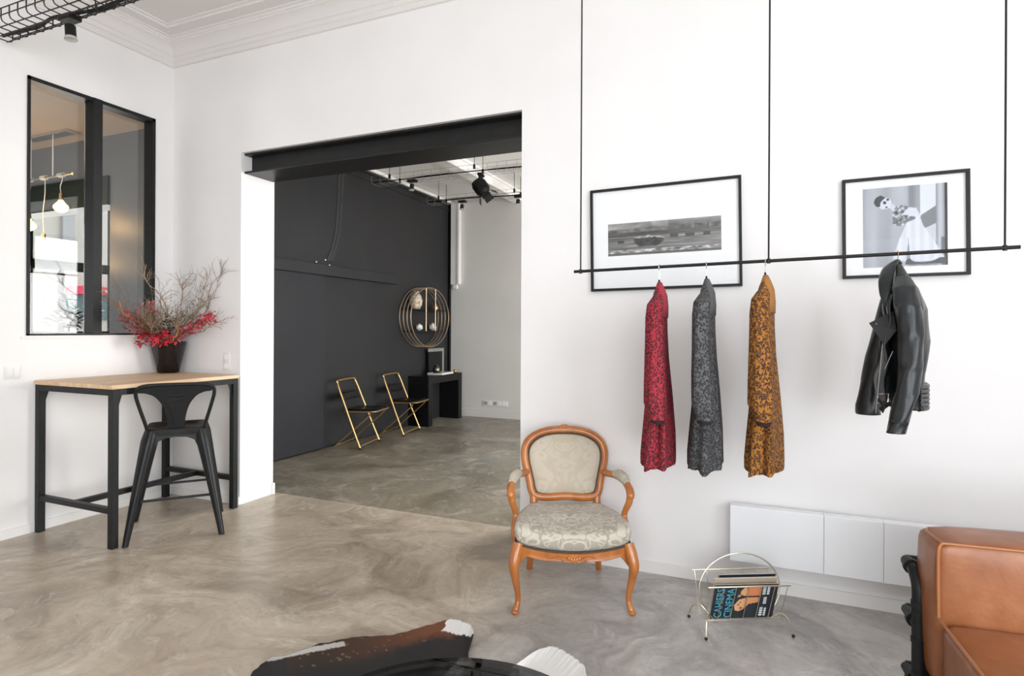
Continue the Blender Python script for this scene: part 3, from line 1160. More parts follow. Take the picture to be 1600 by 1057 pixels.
spray([(0.05, -0.02, 0.08), (0.12, -0.04, 0.27), (0.22, -0.03, 0.33), (0.30, -0.02, 0.34)], 60, 0.034, 0.010, 'leaf_pink', 'pink leafy spray low on the right side of the vase', 0.04)
spray([(0.0, -0.03, 0.08), (0.0, -0.06, 0.30), (0.0, -0.14, 0.46), (0.02, -0.19, 0.53)], 110, 0.034, 0.010, 'leaf_pink', 'pale pink leafy spray standing upright in the middle of the vase', 0.045)
spray([(0.03, -0.03, 0.08), (0.05, -0.07, 0.27), (0.07, -0.09, 0.33), (0.09, -0.10, 0.38)], 60, 0.034, 0.011, 'leaf_green', 'dark green leafy spray in the centre of the vase', 0.06)

spray([(0.0, -0.03, 0.08), (0.0, -0.10, 0.29), (0.0, -0.22, 0.40), (0.0, -0.34, 0.50)], 130, 0.030, 0.006, 'leaf_olive', 'dull olive brown leafy spray on the left of the vase, behind the orange stem', 0.055)
spray([(0.03, -0.01, 0.08), (0.06, -0.04, 0.28), (0.08, -0.06, 0.38), (0.10, -0.06, 0.45)], 130, 0.028, 0.006, 'leaf_olive', 'dull olive brown leafy spray just right of the middle of the vase', 0.06)
spray([(0.05, -0.01, 0.08), (0.12, -0.02, 0.28), (0.24, -0.02, 0.42), (0.38, 0.0, 0.54)], 130, 0.024, 0.005, 'leaf_olive', 'dull olive brown leafy spray fanning right among the tan twigs', 0.06)

# wall switches of the corner
m = MB()
m.box(XL, XL + 0.009, 2.215, 2.305, 1.04, 1.125, 0.003)
o = m.build('light_switch', 'white_plastic')
tag(o, 'white double light switch on the left wall beside the pine table', 'switch')
m = MB()
m.box(XL + 0.009, XL + 0.013, 2.222, 2.257, 1.052, 1.113, 0.002)
m.box(XL + 0.009, XL + 0.013, 2.262, 2.298, 1.052, 1.113, 0.002)
m.build('rocker', 'white_plastic', o)
m = MB()
m.box(-3.925, -3.862, YW - 0.010, YW, 1.045, 1.185, 0.003)
o = m.build('wall_socket', 'white_plastic')
tag(o, 'white double wall socket just above the right end of the pine table', 'socket')
for z in (1.08, 1.15):
    m = MB()
    m.lathe([(0.0, 0.0), (0.021, 0.0), (0.023, 0.003), (0.0, 0.003)], (0, 0, 0), 20, (False, False), Matrix.Rotation(PI / 2, 4, 'X'))
    q = m.build('socket_outlet', 'white_enamel', o)
    q.location = (-3.893, YW - 0.010, z)

# ================================================================== ARMCHAIR (local -Y is the front)
ac = thing('armchair', 'carved cherry wood armchair upholstered in cream damask, against the white wall', 'armchair', (-0.943, 2.985, 0), R(23))
# back outline (x, z); it leans back with height
BO = [(0, 0.797), (0.08, 0.793), (0.150, 0.774), (0.203, 0.738), (0.227, 0.69), (0.226, 0.63), (0.212, 0.57), (0.199, 0.515), (0.190, 0.47), (0.168, 0.440),
      (0.10, 0.432), (0.0, 0.438)]
bo = [V((x, 0, z)) for x, z in BO] + [V((-x, 0, z)) for x, z in reversed(BO[1:-1])]
lean = lambda z: 0.215 + (z - 0.42) * 0.27
outl = catmull([V((p.x, lean(p.z), p.z)) for p in bo], 5, closed=True)
m = MB()
m.sweep(outl, 0.0235, 10, closed=True, flat=1.1)
bf = m.build('back_frame', 'cherry_wood', ac)
m = MB()
ins = []
cz = 0.61
for p in outl:
    q = V((p.x * 0.905, 0, cz + (p.z - cz) * 0.905))
    q.y = lean(q.z) - 0.014
    ins.append(q)
m.sweep(ins, 0.0058, 6, closed=True)
m.build('nailed_braid', 'dark_braid', bf)
# crest carving: a small shell with leaves
m = MB()
for k in range(-3, 4):
    m.ball((k * 0.011, lean(.81) - 0.016, 0.812 + 0.006 - 0.0018 * k * k), 0.010, 10, (1.0, 0.8, 1.35), Matrix.Rotation(k * 0.22, 4, 'Y'))
for s in (-1, 1):
    m.sweep(catmull([(s * 0.025, lean(.80) - 0.018, 0.808), (s * 0.055, lean(.80) - 0.02, 0.802), (s * 0.085, lean(.79) - 0.018, 0.794)], 4), [0.009, 0.007, 0.002], 6)
m.build('crest_carving', 'cherry_wood', bf)
# upholstered back, bulging to the front and flat behind
m = MB()
N = 9
rr = []
for i in range(N + 1):
    s = 0.92 * (1 - i / (N + 0.3))
    h = 0.040 * (1 - (s / 0.92) ** 2) ** 0.6
    ring = []
    for p in outl:
        z = cz + (p.z - cz) * s
        ring.append(V((p.x * s, lean(z) - 0.006 - h, z)))
    rr.append(ring)
m.rings(rr, caps=(False, True))
m.rings([[V((p.x * 0.92, lean(cz + (p.z - cz) * 0.92) + 0.008, cz + (p.z - cz) * 0.92)) for p in outl],
         [V((p.x * 0.5, lean(cz + (p.z - cz) * 0.5) + 0.016, cz + (p.z - cz) * 0.5)) for p in outl]], caps=(False, True))
m.build('back_cushion', 'damask_back', ac, angle=60)
# stiles from the back frame down into the rear legs
for s in (-1, 1):
    m = MB()
    m.sweep(catmull([(s * 0.180, lean(.47), 0.47), (s * 0.178, lean(.40), 0.40), (s * 0.182, 0.205, 0.31), (s * 0.185, 0.212, 0.22), (s * 0.192, 0.245, 0.10), (s * 0.200, 0.285, 0.0)], 6),
            [0.022, 0.022, 0.023, 0.021, 0.018, 0.017], 10)
    m.build('leg', 'cherry_wood', ac)
# cabriole front legs
for s in (-1, 1):
    m = MB()
    m.sweep(catmull([(s * 0.268, -0.235, 0.335), (s * 0.280, -0.252, 0.29), (s * 0.290, -0.268, 0.235), (s * 0.283, -0.258, 0.17), (s * 0.272, -0.243, 0.10), (s * 0.270, -0.243, 0.055),
                     (s * 0.278, -0.256, 0.025), (s * 0.284, -0.264, 0.012)], 6), [0.028, 0.029, 0.026, 0.019, 0.0145, 0.013, 0.0165, 0.014], 12)
    lg = m.build('leg', 'cherry_wood', ac)
    m = MB()
    m.ball((s * 0.284, -0.266, 0.013), 0.0185, 12, (1, 1.15, 0.7))
    m.build('scroll_foot', 'cherry_wood', lg)
    m = MB()
    m.ball((s * 0.279, -0.276, 0.27), 0.017, 10, (0.9, 0.55, 1.4))
    m.build('knee_carving', 'cherry_wood', lg)
# seat rails: serpentine front, curved sides, straight back
fz = lambda x: 0.030 * (abs(x) / 0.27) ** 2.2


def front_y(x):
    return -0.275 + 0.035 * (abs(x) / 0.28) ** 2


m = MB()
rr = []
for i in range(41):
    x = -0.268 + 0.536 * i / 40
    u = abs(x) / 0.268
    top = 0.302 + 0.030 * u ** 2
    bot = 0.262 + 0.006 * cos(u * PI * 2.0) + 0.012 * u ** 2 - 0.016 * math.exp(-(u / 0.22) ** 2) - 0.055 * max(0, u - 0.86) / 0.14
    y = front_y(x)
    rr.append([V((x, y + 0.002, bot)), V((x, y - 0.008, bot + 0.006)), V((x, y - 0.004, (top + bot) / 2)), V((x, y - 0.007, top - 0.005)), V((x, y, top)), V((x, y + 0.028, top)), V((x, y + 0.028, bot))])
m.rings(rr)
fr = m.build('front_rail', 'cherry_wood', ac, angle=50)
m = MB()
for k in range(-2, 3):
    m.ball((k * 0.012, front_y(0) - 0.008, 0.268 + 0.002 * k * k), 0.009, 8, (0.8, 0.6, 1.5), Matrix.Rotation(k * 0.3, 4, 'Y'))
for s in (-1, 1):
    m.sweep(catmull([(s * 0.03, front_y(0) - 0.008, 0.270), (s * 0.07, front_y(.07) - 0.008, 0.282), (s * 0.11, front_y(.11) - 0.007, 0.276)], 4), [0.008, 0.007, 0.003], 6)
    m.ball((s * 0.055, front_y(.055) - 0.008, 0.272), 0.008, 8)
m.build('shell_carving', 'cherry_wood', fr)
for s in (-1, 1):
    m = MB()
    m.sweep(catmull([(s * 0.270, -0.22, 0.300), (s * 0.262, -0.05, 0.292), (s * 0.220, 0.10, 0.295), (s * 0.182, 0.205, 0.31)], 6), 0.022, 8, flat=0.6)
    m.build('side_rail', 'cherry_wood', ac)
m = MB()
m.sweep([(-0.182, 0.205, 0.31), (0.182, 0.205, 0.31)], 0.022, 8, flat=0.6)
m.build('rear_rail', 'cherry_wood', ac)
# seat cushion
pl = []
plan = [(0, front_y(0)), (0.12, front_y(.12)), (0.22, front_y(.22)), (0.272, -0.225), (0.272, -0.12), (0.252, 0.0), (0.215, 0.12), (0.178, 0.20), (0.09, 0.212), (0, 0.215)]
plan = plan + [(-x, y) for x, y in reversed(plan[1:-1])]
plan = catmull([(x, y, 0) for x, y in plan], 4, closed=True)
m = MB()
rr = []
cyy = -0.03
for s, z in ((0.985, 0.0), (1.03, 0.030), (1.045, 0.060), (1.02, 0.088), (0.95, 0.093), (0.82, 0.099), (0.62, 0.102), (0.4, 0.104), (0.2, 0.105), (0.05, 0.105)):
    ring = []
    for p in plan:
        f_ = max(0.0, -(p.y) / 0.26) if p.y < 0 else 0
        edge = 0.304 + 0.026 * (abs(p.x) / 0.27) ** 2
        ring.append(V((p.x * s, cyy + (p.y - cyy) * s, edge * (1 if z < 0.09 else 1) * 1.0 + z * (1.0 - 0.06 * f_) - (0.012 * (abs(p.x) / 0.27) ** 2 if z > 0.1 else 0))))
    rr.append(ring)
m.rings(rr)
sc = m.build('seat_cushion', 'damask_seat', ac, angle=80)
m = MB()
m.sweep([V((p.x * 1.012, cyy + (p.y - cyy) * 1.018, 0.306 + 0.026 * (abs(p.x) / 0.27) ** 2)) for p in plan], 0.0062, 6, closed=True)
m.build('nailed_braid', 'dark_braid', sc)
# arms
for s in (-1, 1):
    m = MB()
    arm = catmull([(s * 0.212, lean(.575), 0.565), (s * 0.238, 0.185, 0.575), (s * 0.272, 0.09, 0.584), (s * 0.296, 0.0, 0.576), (s * 0.306, -0.065, 0.556), (s * 0.306, -0.098, 0.532), (s * 0.303, -0.092, 0.512)], 6)
    m.sweep(arm, [0.020, 0.019, 0.019, 0.019, 0.021, 0.022, 0.014], 10)
    am = m.build('arm', 'cherry_wood', ac)
    m = MB()
    m.sweep(catmull([(s * 0.305, -0.095, 0.535), (s * 0.300, -0.092, 0.495), (s * 0.288, -0.066, 0.45), (s * 0.282, -0.055, 0.415), (s * 0.284, -0.078, 0.375), (s * 0.282, -0.105, 0.335), (s * 0.272, -0.115, 0.30)], 6),
            [0.019, 0.018, 0.016, 0.016, 0.019, 0.023, 0.024], 10)
    m.build('arm_support', 'cherry_wood', am)
    m = MB()
    pad = catmull([(s * 0.258, 0.135, 0.586), (s * 0.276, 0.07, 0.596), (s * 0.292, 0.01, 0.592), (s * 0.301, -0.038, 0.578)], 6)
    m.sweep(pad, [0.016, 0.029, 0.030, 0.020], 12, flat=0.9)
    m.build('arm_pad', 'damask_pad', am)

# ================================================================== FRAMED PHOTOGRAPHS
def picture(label, x0, x1, z0, z1, roll, px0, px1, pz0, pz1, nx, nz, fn, bar=0.014):
    cx, czz = (x0 + x1) / 2, (z0 + z1) / 2
    t = thing('picture_frame', label, 'picture', (cx, YW, czz))
    t.rotation_euler = (0, R(-roll), 0)
    w, h = (x1 - x0) / 2, (z1 - z0) / 2
    m = MB()
    d0, d1 = -0.028, -0.001
    m.box(-w, w, d0, d1, h - bar, h, 0.001)
    m.box(-w, w, d0, d1, -h, -h + bar, 0.001)
    m.box(-w, -w + bar, d0, d1, -h + bar, h - bar, 0.001)
    m.box(w - bar, w, d0, d1, -h + bar, h - bar, 0.001)
    m.build('frame', 'black_steel', t, smooth=False)
    m = MB()
    m.box(-w + bar, w - bar, -0.010, -0.004, -h + bar, h - bar)
    m.build('mat_board', 'mat_board', t, smooth=False)
    m = MB()
    m.grid(nx, nz, lambda u, v: V((px0 + (px1 - px0) * u - cx, -0.0115, pz0 + (pz1 - pz0) * v - czz)))
    p = m.build('photo', 'photo_print', t, smooth=False)
    paint(p, lambda c: fn((c.x + cx - px0) / (px1 - px0), (c.z + czz - pz0) / (pz1 - pz0)))
    m = MB()
    m.box(-w + bar, w - bar, -0.0185, -0.0165, -h + bar, h - bar)
    m.build('pane', 'picture_glass', t, smooth=False)
    return t


def race_print(u, v):
    streak = fbm(u * 2.2, v * 26, 3.1) * 0.10 + fbm(u * 7, v * 60, 7.7) * 0.05
    if v > 0.72:
        g = 0.62 + 0.25 * fbm(u * 3, v * 3, 1.0) + (0.12 if 0.40 < u < 0.55 else 0)
        hill = 0.80 + 0.06 * fbm(u * 4, 0.2, 5) + 0.04 * u
        if v < hill:
            g = 0.45 + 0.2 * (fbm(u * 14, v * 5, 2.0))
    elif v > 0.58:
        g = 0.33 + 0.22 * max(0, u - 0.45) + streak * 1.6
    elif v > 0.16:
        g = 0.46 + 0.10 * u + streak * 1.8
    elif v > 0.07:
        g = 0.66 + 0.5 * fbm(u * 16, v * 12, 4.0)
    else:
        g = 0.40 + streak
    # low open racing car, blurred by its speed
    car = [(0.235, 0.50), (0.25, 0.54), (0.30, 0.57), (0.345, 0.54), (0.37, 0.60), (0.40, 0.56), (0.46, 0.55), (0.51, 0.50), (0.51, 0.40), (0.48, 0.30), (0.42, 0.24), (0.31, 0.24), (0.25, 0.34)]
    if inside(car, u, v):
        g = 0.27 + 0.15 * fbm(u * 20, v * 20, 9)
        if v > 0.50 + 0.05 * fbm(u * 14, 0.3, 2):
            g = 0.72 + 0.25 * fbm(u * 30, v * 10, 3)
    for wx in (0.30, 0.44):
        if ((u - wx) / 0.030) ** 2 + ((v - 0.34) / 0.10) ** 2 < 1:
            g = 0.22 + 0.08 * fbm(u * 50, v * 20, 3)
    for bx_, bw in ((0.60, 0.035), (0.74, 0.04), (0.12, 0.03), (0.88, 0.03)):
        if abs(u - bx_) < bw and abs(v - (0.52 if bx_ > 0.5 else 0.42)) < 0.05:
            g *= 0.55
    for px_ in (0.68, 0.78, 0.89):
        if abs(u - px_) < 0.006 and 0.66 < v < 0.84:
            g = 0.35
    g = srgb(0.03 + 0.86 * g)
    return (g, g * 0.985, g * 0.965)


picture('wide black framed photo of a speeding racing car, behind the red and grey dresses', -0.940, -0.110, 1.611, 2.205, 0.9,
        -0.838, -0.214, 1.813, 1.999, 150, 50, race_print)


def lady_print(u, v):
    g = 0.70 + 0.05 * sin(u * 17) + 0.06 * fbm(u * 6, v * 0.7, 2)
    bl = 1.045
    if u > 0.55:
        g = 0.60 + 0.06 * sin(u * 40)
    if 0.69 < u < 0.87 and v > 0.62 + (u - 0.69) * 0.6:
        g = 0.93
    if 0.69 < u < 0.88 and 0.44 + (u - 0.69) * 0.5 > v > 0.28:
        g = 0.85
    if 0.66 < u < 0.90 and 0.44 + (u - 0.69) * 0.42 < v < 0.62 + (u - 0.69) * 0.62:
        g = 0.52
    if u > 0.87:
        g = 0.55 + 0.25 * sin((u - 0.87) * 32) - (0.35 if u > 0.97 else 0)
        if v < 0.35 and u > 0.92:
            g *= 0.6
    # pale wide skirt and trousers
    if inside([(0.52, 0.52), (0.56, 0.66), (0.62, 0.68), (0.68, 0.62), (0.72, 0.50), (0.86, 0.28), (0.96, 0.10), (0.88, 0.06), (0.55, 0.05), (0.36, 0.10), (0.44, 0.34)], u, v):
        g = 0.91 + 0.03 * sin(u * 60)
        if inside([(0.52, 0.06), (0.545, 0.36), (0.575, 0.06)], u, v):
            g = 0.62
    # bodice, arm
    if inside([(0.36, 0.72), (0.44, 0.77), (0.56, 0.74), (0.62, 0.66), (0.54, 0.55), (0.46, 0.50), (0.36, 0.52)], u, v):
        g = 0.58 + 0.55 * fbm(u * 26, v * 26, 6)
    if inside([(0.36, 0.58), (0.62, 0.62), (0.64, 0.585), (0.50, 0.53), (0.36, 0.54)], u, v):
        g = 0.50 + 0.4 * fbm(u * 30, v * 30, 1)
    if inside([(0.47, 0.64), (0.55, 0.73), (0.64, 0.72), (0.70, 0.60), (0.62, 0.61), (0.54, 0.64)], u, v):
        g = 0.90
    # head: pale face tilted left, dark short hair
    if inside([(0.36, 0.70), (0.40, 0.75), (0.37, 0.79), (0.31, 0.76)], u, v):
        g = 0.86
    if ((u - 0.265) / 0.085) ** 2 + ((v - 0.80) / 0.075) ** 2 < 1:
        g = 0.90
    if inside([(0.13, 0.82), (0.16, 0.88), (0.22, 0.905), (0.28, 0.87), (0.235, 0.84), (0.21, 0.80), (0.21, 0.76), (0.17, 0.76)], u, v):
        g = 0.24
    for ex, ey, er in ((0.265, 0.81, 0.020), (0.305, 0.845, 0.015), (0.29, 0.75, 0.012)):
        if (u - ex) ** 2 + (v - ey) ** 2 < er * er:
            g = 0.2
    if inside([(0.50, 0.02), (0.52, 0.08), (0.56, 0.10), (0.60, 0.06), (0.72, 0.04), (0.84, 0.06), (0.92, 0.10), (0.99, 0.08), (0.99, 0.02)], u, v):
        g = 0.3
    g = srgb(g)
    return (g * 0.80, g * 0.85, g * 0.95)


picture('squarish black framed photo of a leaning woman in white, above the leather jacket', 0.362, 0.886, 1.644, 2.140, 0.6,
        0.4525, 0.8005, 1.695, 2.087, 110, 120, lady_print)

# ================================================================== CLOTHES RAIL
RY = 2.85
RX0, RX1 = -0.879, 0.905
rz = lambda x: 1.6715 + (x - RX0) / (RX1 - RX0) * 0.0345
cr = thing('clothes_rail', 'long thin black clothes rail hung from the ceiling by three rods', 'clothes rail', (0, RY, 0))
m = MB()
m.cyl((RX0, 0, rz(RX0)), (RX1, 0, rz(RX1)), 0.0075, seg=12)
m.build('rail', 'black_steel', cr)
for x in (-0.845, 0.0185, 0.858):
    m = MB()
    m.cyl((x, 0, rz(x)), (x, 0, ZC - 0.012), 0.0038, seg=10)
    rd = m.build('hanging_rod', 'black_steel', cr)
    m = MB()
    m.cyl((x, 0, rz(x) - 0.011), (x, 0, rz(x) + 0.010), 0.0080, seg=12)
    m.build('rod_clamp', 'black_steel', rd)
    m = MB()
    m.lathe([(0.0, ZC - 0.014), (0.03, ZC - 0.012), (0.03, ZC), (0, ZC)], (x, 0, 0), 20, (False, False))
    m.build('ceiling_rose', 'black_steel', rd)


def hanger(x, label, drop, mat='chrome', hook='chrome'):
    z = rz(x)
    t = thing('clothes_hanger', label, 'hanger', (x, RY, z))
    m = MB()
    pts = [(0, 0.006, -0.006), (0, 0.012, 0.002), (0, 0.009, 0.011), (0, 0.0, 0.0115), (0, -0.010, 0.008), (0, -0.013, -0.002), (0, -0.008, -0.015), (0, 0, -0.024), (0, 0, -drop - 0.042)]
    m.sweep(catmull(pts, 5), 0.0016, 6)
    m.build('hook', hook, t)
    m = MB()
    m.sweep(catmull([(0, -0.14, -drop - 0.115), (0, -0.08, -drop - 0.075), (0, 0, -drop - 0.04), (0, 0.08, -drop - 0.075), (0, 0.14, -drop - 0.115)], 6), 0.006, 8)
    m.build('shoulder_bar', mat, t)
    return t


def loft_sections(m, secs, seg=40, fold=None):
    """secs: (cx, cy, z, hx, hy, power); fold(angle, k) -> radius factor"""
    rr = []
    n = len(secs)
    for i, (cx, cy, z, hx, hy, pw) in enumerate(secs):
        ring = []
        for k in range(seg):
            a = 2 * PI * k / seg
            c, s = cos(a), sin(a)
            f = fold(a, i / (n - 1)) if fold else 1.0
            ring.append(V((cx + math.copysign(abs(c) ** pw, c) * hx * f, cy + math.copysign(abs(s) ** pw, s) * hy * f, z if not callable(z) else z(c, s))))
        rr.append(ring)
    return rr


def interp(keys, n):
    """smooth resample of section keys"""
    out = []
    for i in range(n + 1):
        t = i / n * (len(keys) - 1)
        k = min(int(t), len(keys) - 2)
        f = t - k
        f = f * f * (3 - 2 * f)
        out.append(tuple(a + (b_ - a) * f for a, b_ in zip(keys[k], keys[k + 1])))
    return out


def dress(x, label, mat, cloth, seed, dz, turn):
    rn = random.Random(seed)
    z = rz(x) + dz
    t = thing('dress', label, 'dress', (x, RY, z), turn)
    ph = rn.uniform(0, 6)
    # body (local: x thickness, y shoulder line, z down)
    keys = [(0.0, 0.0, 0.006, 0.008, 0.020, 0.9), (0.0, 0.0, -0.030, 0.022, 0.070, 0.9), (0, 0, -0.075, 0.031, 0.150, 0.85), (0, 0, -0.125, 0.035, 0.180, 0.85), (0, 0, -0.22, 0.037, 0.185, 0.9),
            (0.002, 0, -0.34, 0.041, 0.185, 0.9), (0.004, 0, -0.50, 0.054, 0.195, 0.9), (0.003, 0, -0.68, 0.068, 0.205, 0.9), (0.0, 0.0, -0.78, 0.073, 0.208, 0.9), (0.0, 0, -0.832, 0.073, 0.208, 0.9)]
    sec = interp(keys, 44)
    m = MB()
    rr = loft_sections(m, sec, 56, lambda a, k: 1 + (0.10 * k + 0.01) * sin(a * 7 + ph + 2 * k) + 0.05 * k * sin(a * 12 + ph * 2))
    last = rr[-1]
    for k, p in enumerate(last):
        p.z += 0.012 * sin(k * 0.45 + ph) + 0.06 * max(0, p.x) / 0.07 * 0.4
    m.rings(rr, caps=(True, False))
    m.build('bodice_and_skirt', mat, t, angle=80, solid=0.003)
    # gathered ruffle seams at the yoke
    m = MB()
    sec_ = interp(keys, 44)[11]
    ring = []
    for k in range(72):
        a = 2 * PI * k / 72
        f = 1.06 + 0.05 * (k % 2)
        c, s = cos(a), sin(a)
        ring.append(V((math.copysign(abs(c) ** .9, c) * sec_[3] * f, math.copysign(abs(s) ** .9, s) * sec_[4] * f, -0.165 - 0.02 * c + 0.006 * (k % 2))))
    m.sweep(ring, 0.0045, 5, closed=True)
    m.build('ruffle', mat, t)
    # plain yoke/placket strip and stand collar
    m = MB()
    m.rings(loft_sections(m, [(0.002, 0, 0.018, 0.009, 0.022, 0.9), (0.004, 0, -0.008, 0.019, 0.042, 0.9), (0.010, -0.004, -0.045, 0.027, 0.080, 0.9), (0.015, -0.010, -0.10, 0.027, 0.125, 0.9),
                              (0.017, -0.014, -0.150, 0.024, 0.13, 0.9)], 32), caps=(False, False))
    m.build('collar_yoke', cloth, t, angle=80, solid=0.003)
    m = MB()
    m.cyl((0, 0, 0.012), (0, 0, 0.032), 0.0055, 0.004, 8)
    m.build('hanger_neck', 'black_plastic', t)
    for s in (-1, 1):
        m = MB()
        kk = [(-0.002, s * 0.140, -0.060, 0.020, 0.024, 1), (-0.008, s * 0.180, -0.095, 0.034, 0.040, 1), (-0.010, s * 0.196, -0.15, 0.036, 0.044, 1), (-0.008, s * 0.206, -0.28, 0.038, 0.044, 1),
              (-0.004, s * 0.214, -0.42, 0.044, 0.048, 1), (0.000, s * 0.220, -0.53, 0.048, 0.050, 1), (0.008, s * 0.225, -0.575, 0.036, 0.036, 1), (0.010, s * 0.226, -0.600, 0.035, 0.033, 1)]
        rr = loft_sections(m, interp(kk, 30), 28, lambda a, k: 1 + 0.07 * sin(a * 5 + ph + 5 * k) * min(1, k * 2))
        m.rings(rr, caps=(True, False))
        sl = m.build('sleeve', mat, t, angle=80, solid=0.003)
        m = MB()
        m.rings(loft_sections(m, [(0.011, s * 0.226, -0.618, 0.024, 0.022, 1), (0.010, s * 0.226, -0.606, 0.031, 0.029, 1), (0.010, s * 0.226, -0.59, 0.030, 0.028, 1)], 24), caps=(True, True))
        m.build('cuff_shadow', 'cuff_shade', sl)  # closed dark plug imitating the shadow gap under the sleeve end
    return t


hanger(-0.458, 'wire hanger of the red dress on the black rail', 0.085)
dress(-0.458, 'long sleeved red dress with dark flecks hanging leftmost on the rail', 'red_print', 'red_cloth', 3, -0.092, R(6))
hanger(-0.244, 'wire hanger of the grey dress on the black rail', 0.078)
dress(-0.244, 'long sleeved grey dress with black flecks hanging between the red and ochre ones', 'grey_print', 'grey_cloth', 5, -0.086, R(2))
hanger(0.005, 'wire hanger of the ochre dress on the black rail', 0.072)
dress(0.005, 'long sleeved ochre dress with dark flecks hanging beside the middle rod', 'ochre_print', 'ochre_cloth', 8, -0.082, R(-3.5))

# leather jacket
JX = 0.505
hanger(JX, 'dark hanger with a brass hook holding the leather jacket', 0.055, 'black_plastic', 'brass')
jk = thing('leather_jacket', 'black leather biker jacket hanging under the photo of the woman', 'jacket', (JX, RY, rz(JX) - 0.055), R(-4))
# body: thin at the shoulders, hanging nearly edge-on to the wall, its back swelling to the right
m = MB()
keys = [(0.00, 0.0, 0.004, 0.014, 0.045, 0.9), (0.006, 0.0, -0.045, 0.030, 0.100, 0.9), (0.018, 0, -0.10, 0.048, 0.165, 0.85), (0.030, 0, -0.18, 0.064, 0.19, 0.85), (0.032, 0, -0.30, 0.068, 0.195, 0.85),
        (0.022, 0, -0.42, 0.064, 0.19, 0.85), (0.020, 0, -0.50, 0.064, 0.19, 0.85), (0.026, 0, -0.565, 0.068, 0.195, 0.85)]
rr = loft_sections(m, interp(keys, 40), 48, lambda a, k: 1 + 0.025 * sin(a * 6 + 8 * k) + 0.025 * sin(a * 3 + 14 * k) + 0.015 * sin(a * 9 + 30 * k))
m.rings(rr, caps=(True, False))
m.build('body', 'jacket_leather', jk, angle=70, solid=0.004)
# the open front on the left (-X): two front panels hanging slightly apart
for yy, xb in ((-0.105, -0.076), (0.05, -0.070)):
    m = MB()

    def fpanel(u, v, yy=yy, xb=xb):
        z = -0.12 - 0.46 * v
        return V((-0.030 + (xb + 0.030) * v * (0.5 + 0.5 * v) - 0.012 * sin(u * 5 + v * 4) - 0.006 * sin(v * 19), yy + (u - 0.5) * (0.13 + 0.05 * v), z))
    m.grid(8, 24, fpanel)
    m.build('front_panel', 'jacket_leather', jk, angle=70, solid=0.006)
# ribbed waist at the back
m = MB()
for k in range(6):
    z = -0.475 - 0.017 * k
    m.sweep(catmull([(0.050, -0.185, z), (0.088, -0.10, z - 0.002), (0.096, 0.02, z - 0.002), (0.088, 0.12, z)], 5), 0.0092, 8)
m.build('ribbed_waist', 'jacket_leather', jk)
# stand collar, up round the hanger and down into the lapel
for s_, ln_ in ((1, 1.0), (-1, 0.8)):
    m = MB()
    pth = [(0.006, 0.020, 0.018), (-0.014, -0.005, 0.018), (-0.036, -0.05, -0.010), (-0.050, -0.095, -0.060), (-0.052, -0.125, -0.115), (-0.046, -0.140, -0.165)]
    if s_ < 0:
        pth = [(0.006, 0.0, 0.014), (0.000, 0.05, -0.004), (-0.012, 0.09, -0.040), (-0.024, 0.11, -0.09), (-0.030, 0.12, -0.14)]
    m.sweep(catmull(pth, 6), [0.012, 0.022, 0.027, 0.026, 0.022, 0.012], 12, flat=0.38, up=(0.85, 0.1, 0.5))
    m.build('collar', 'jacket_leather', jk, angle=80)
m = MB()
lp = [V((-0.030, -0.150, -0.185)), V((-0.112, -0.165, -0.232)), V((-0.060, -0.178, -0.318)), V((-0.022, -0.185, -0.26))]
m.rings([lp, [p + V((0.004, 0.010, 0)) for p in lp]])
lpo = m.build('lapel', 'jacket_lining', jk, smooth=False)
m = MB()
m.ball((-0.088, -0.172, -0.236), 0.005, 10)
m.build('snap_button', 'zip_steel', lpo)
# near sleeve
m = MB()
kk = [(0.004, -0.120, -0.050, 0.022, 0.024, 1), (0.004, -0.165, -0.095, 0.038, 0.040, 1), (0.012, -0.198, -0.17, 0.042, 0.048, 1), (0.020, -0.215, -0.28, 0.040, 0.048, 1), (0.018, -0.232, -0.40, 0.038, 0.045, 1),
      (0.004, -0.245, -0.50, 0.034, 0.040, 1), (-0.020, -0.252, -0.60, 0.031, 0.035, 1), (-0.032, -0.255, -0.645, 0.029, 0.034, 1)]
m.rings(loft_sections(m, interp(kk, 44), 32, lambda a, k: 1 + 0.06 * sin(a * 3 + 22 * k) * (0.3 + k) + 0.035 * sin(a * 5 + 40 * k)), caps=(True, False))
s1 = m.build('sleeve', 'jacket_leather', jk, angle=70, solid=0.004)
m = MB()
m.sweep(catmull([(-0.048, -0.280, -0.596), (-0.026, -0.290, -0.602), (0.002, -0.280, -0.606)], 5), 0.004, 6)
m.ball((0.002, -0.282, -0.606), 0.005, 8)
m.build('cuff_strap', 'jacket_lining', s1)
m = MB()
m.sweep(catmull([(0.010, -0.130, -0.045), (0.004, -0.185, -0.095), (-0.004, -0.225, -0.17)], 5), 0.010, 8, flat=0.4)
m.build('shoulder_strap', 'jacket_leather', s1)
# far sleeve, swung forward behind the open front
m = MB()
kk = [(0.004, 0.135, -0.065, 0.022, 0.028, 1), (-0.006, 0.180, -0.120, 0.036, 0.044, 1), (-0.026, 0.200, -0.23, 0.040, 0.048, 1), (-0.054, 0.200, -0.36, 0.040, 0.044, 1), (-0.072, 0.195, -0.48, 0.044, 0.042, 1),
      (-0.086, 0.19, -0.59, 0.047, 0.040, 1), (-0.090, 0.19, -0.635, 0.047, 0.038, 1)]
m.rings(loft_sections(m, interp(kk, 26), 28, lambda a, k: 1 + 0.05 * sin(a * 3 + 20 * k) * (0.3 + k)), caps=(True, False))
m.build('sleeve', 'jacket_leather', jk, angle=70, solid=0.004)
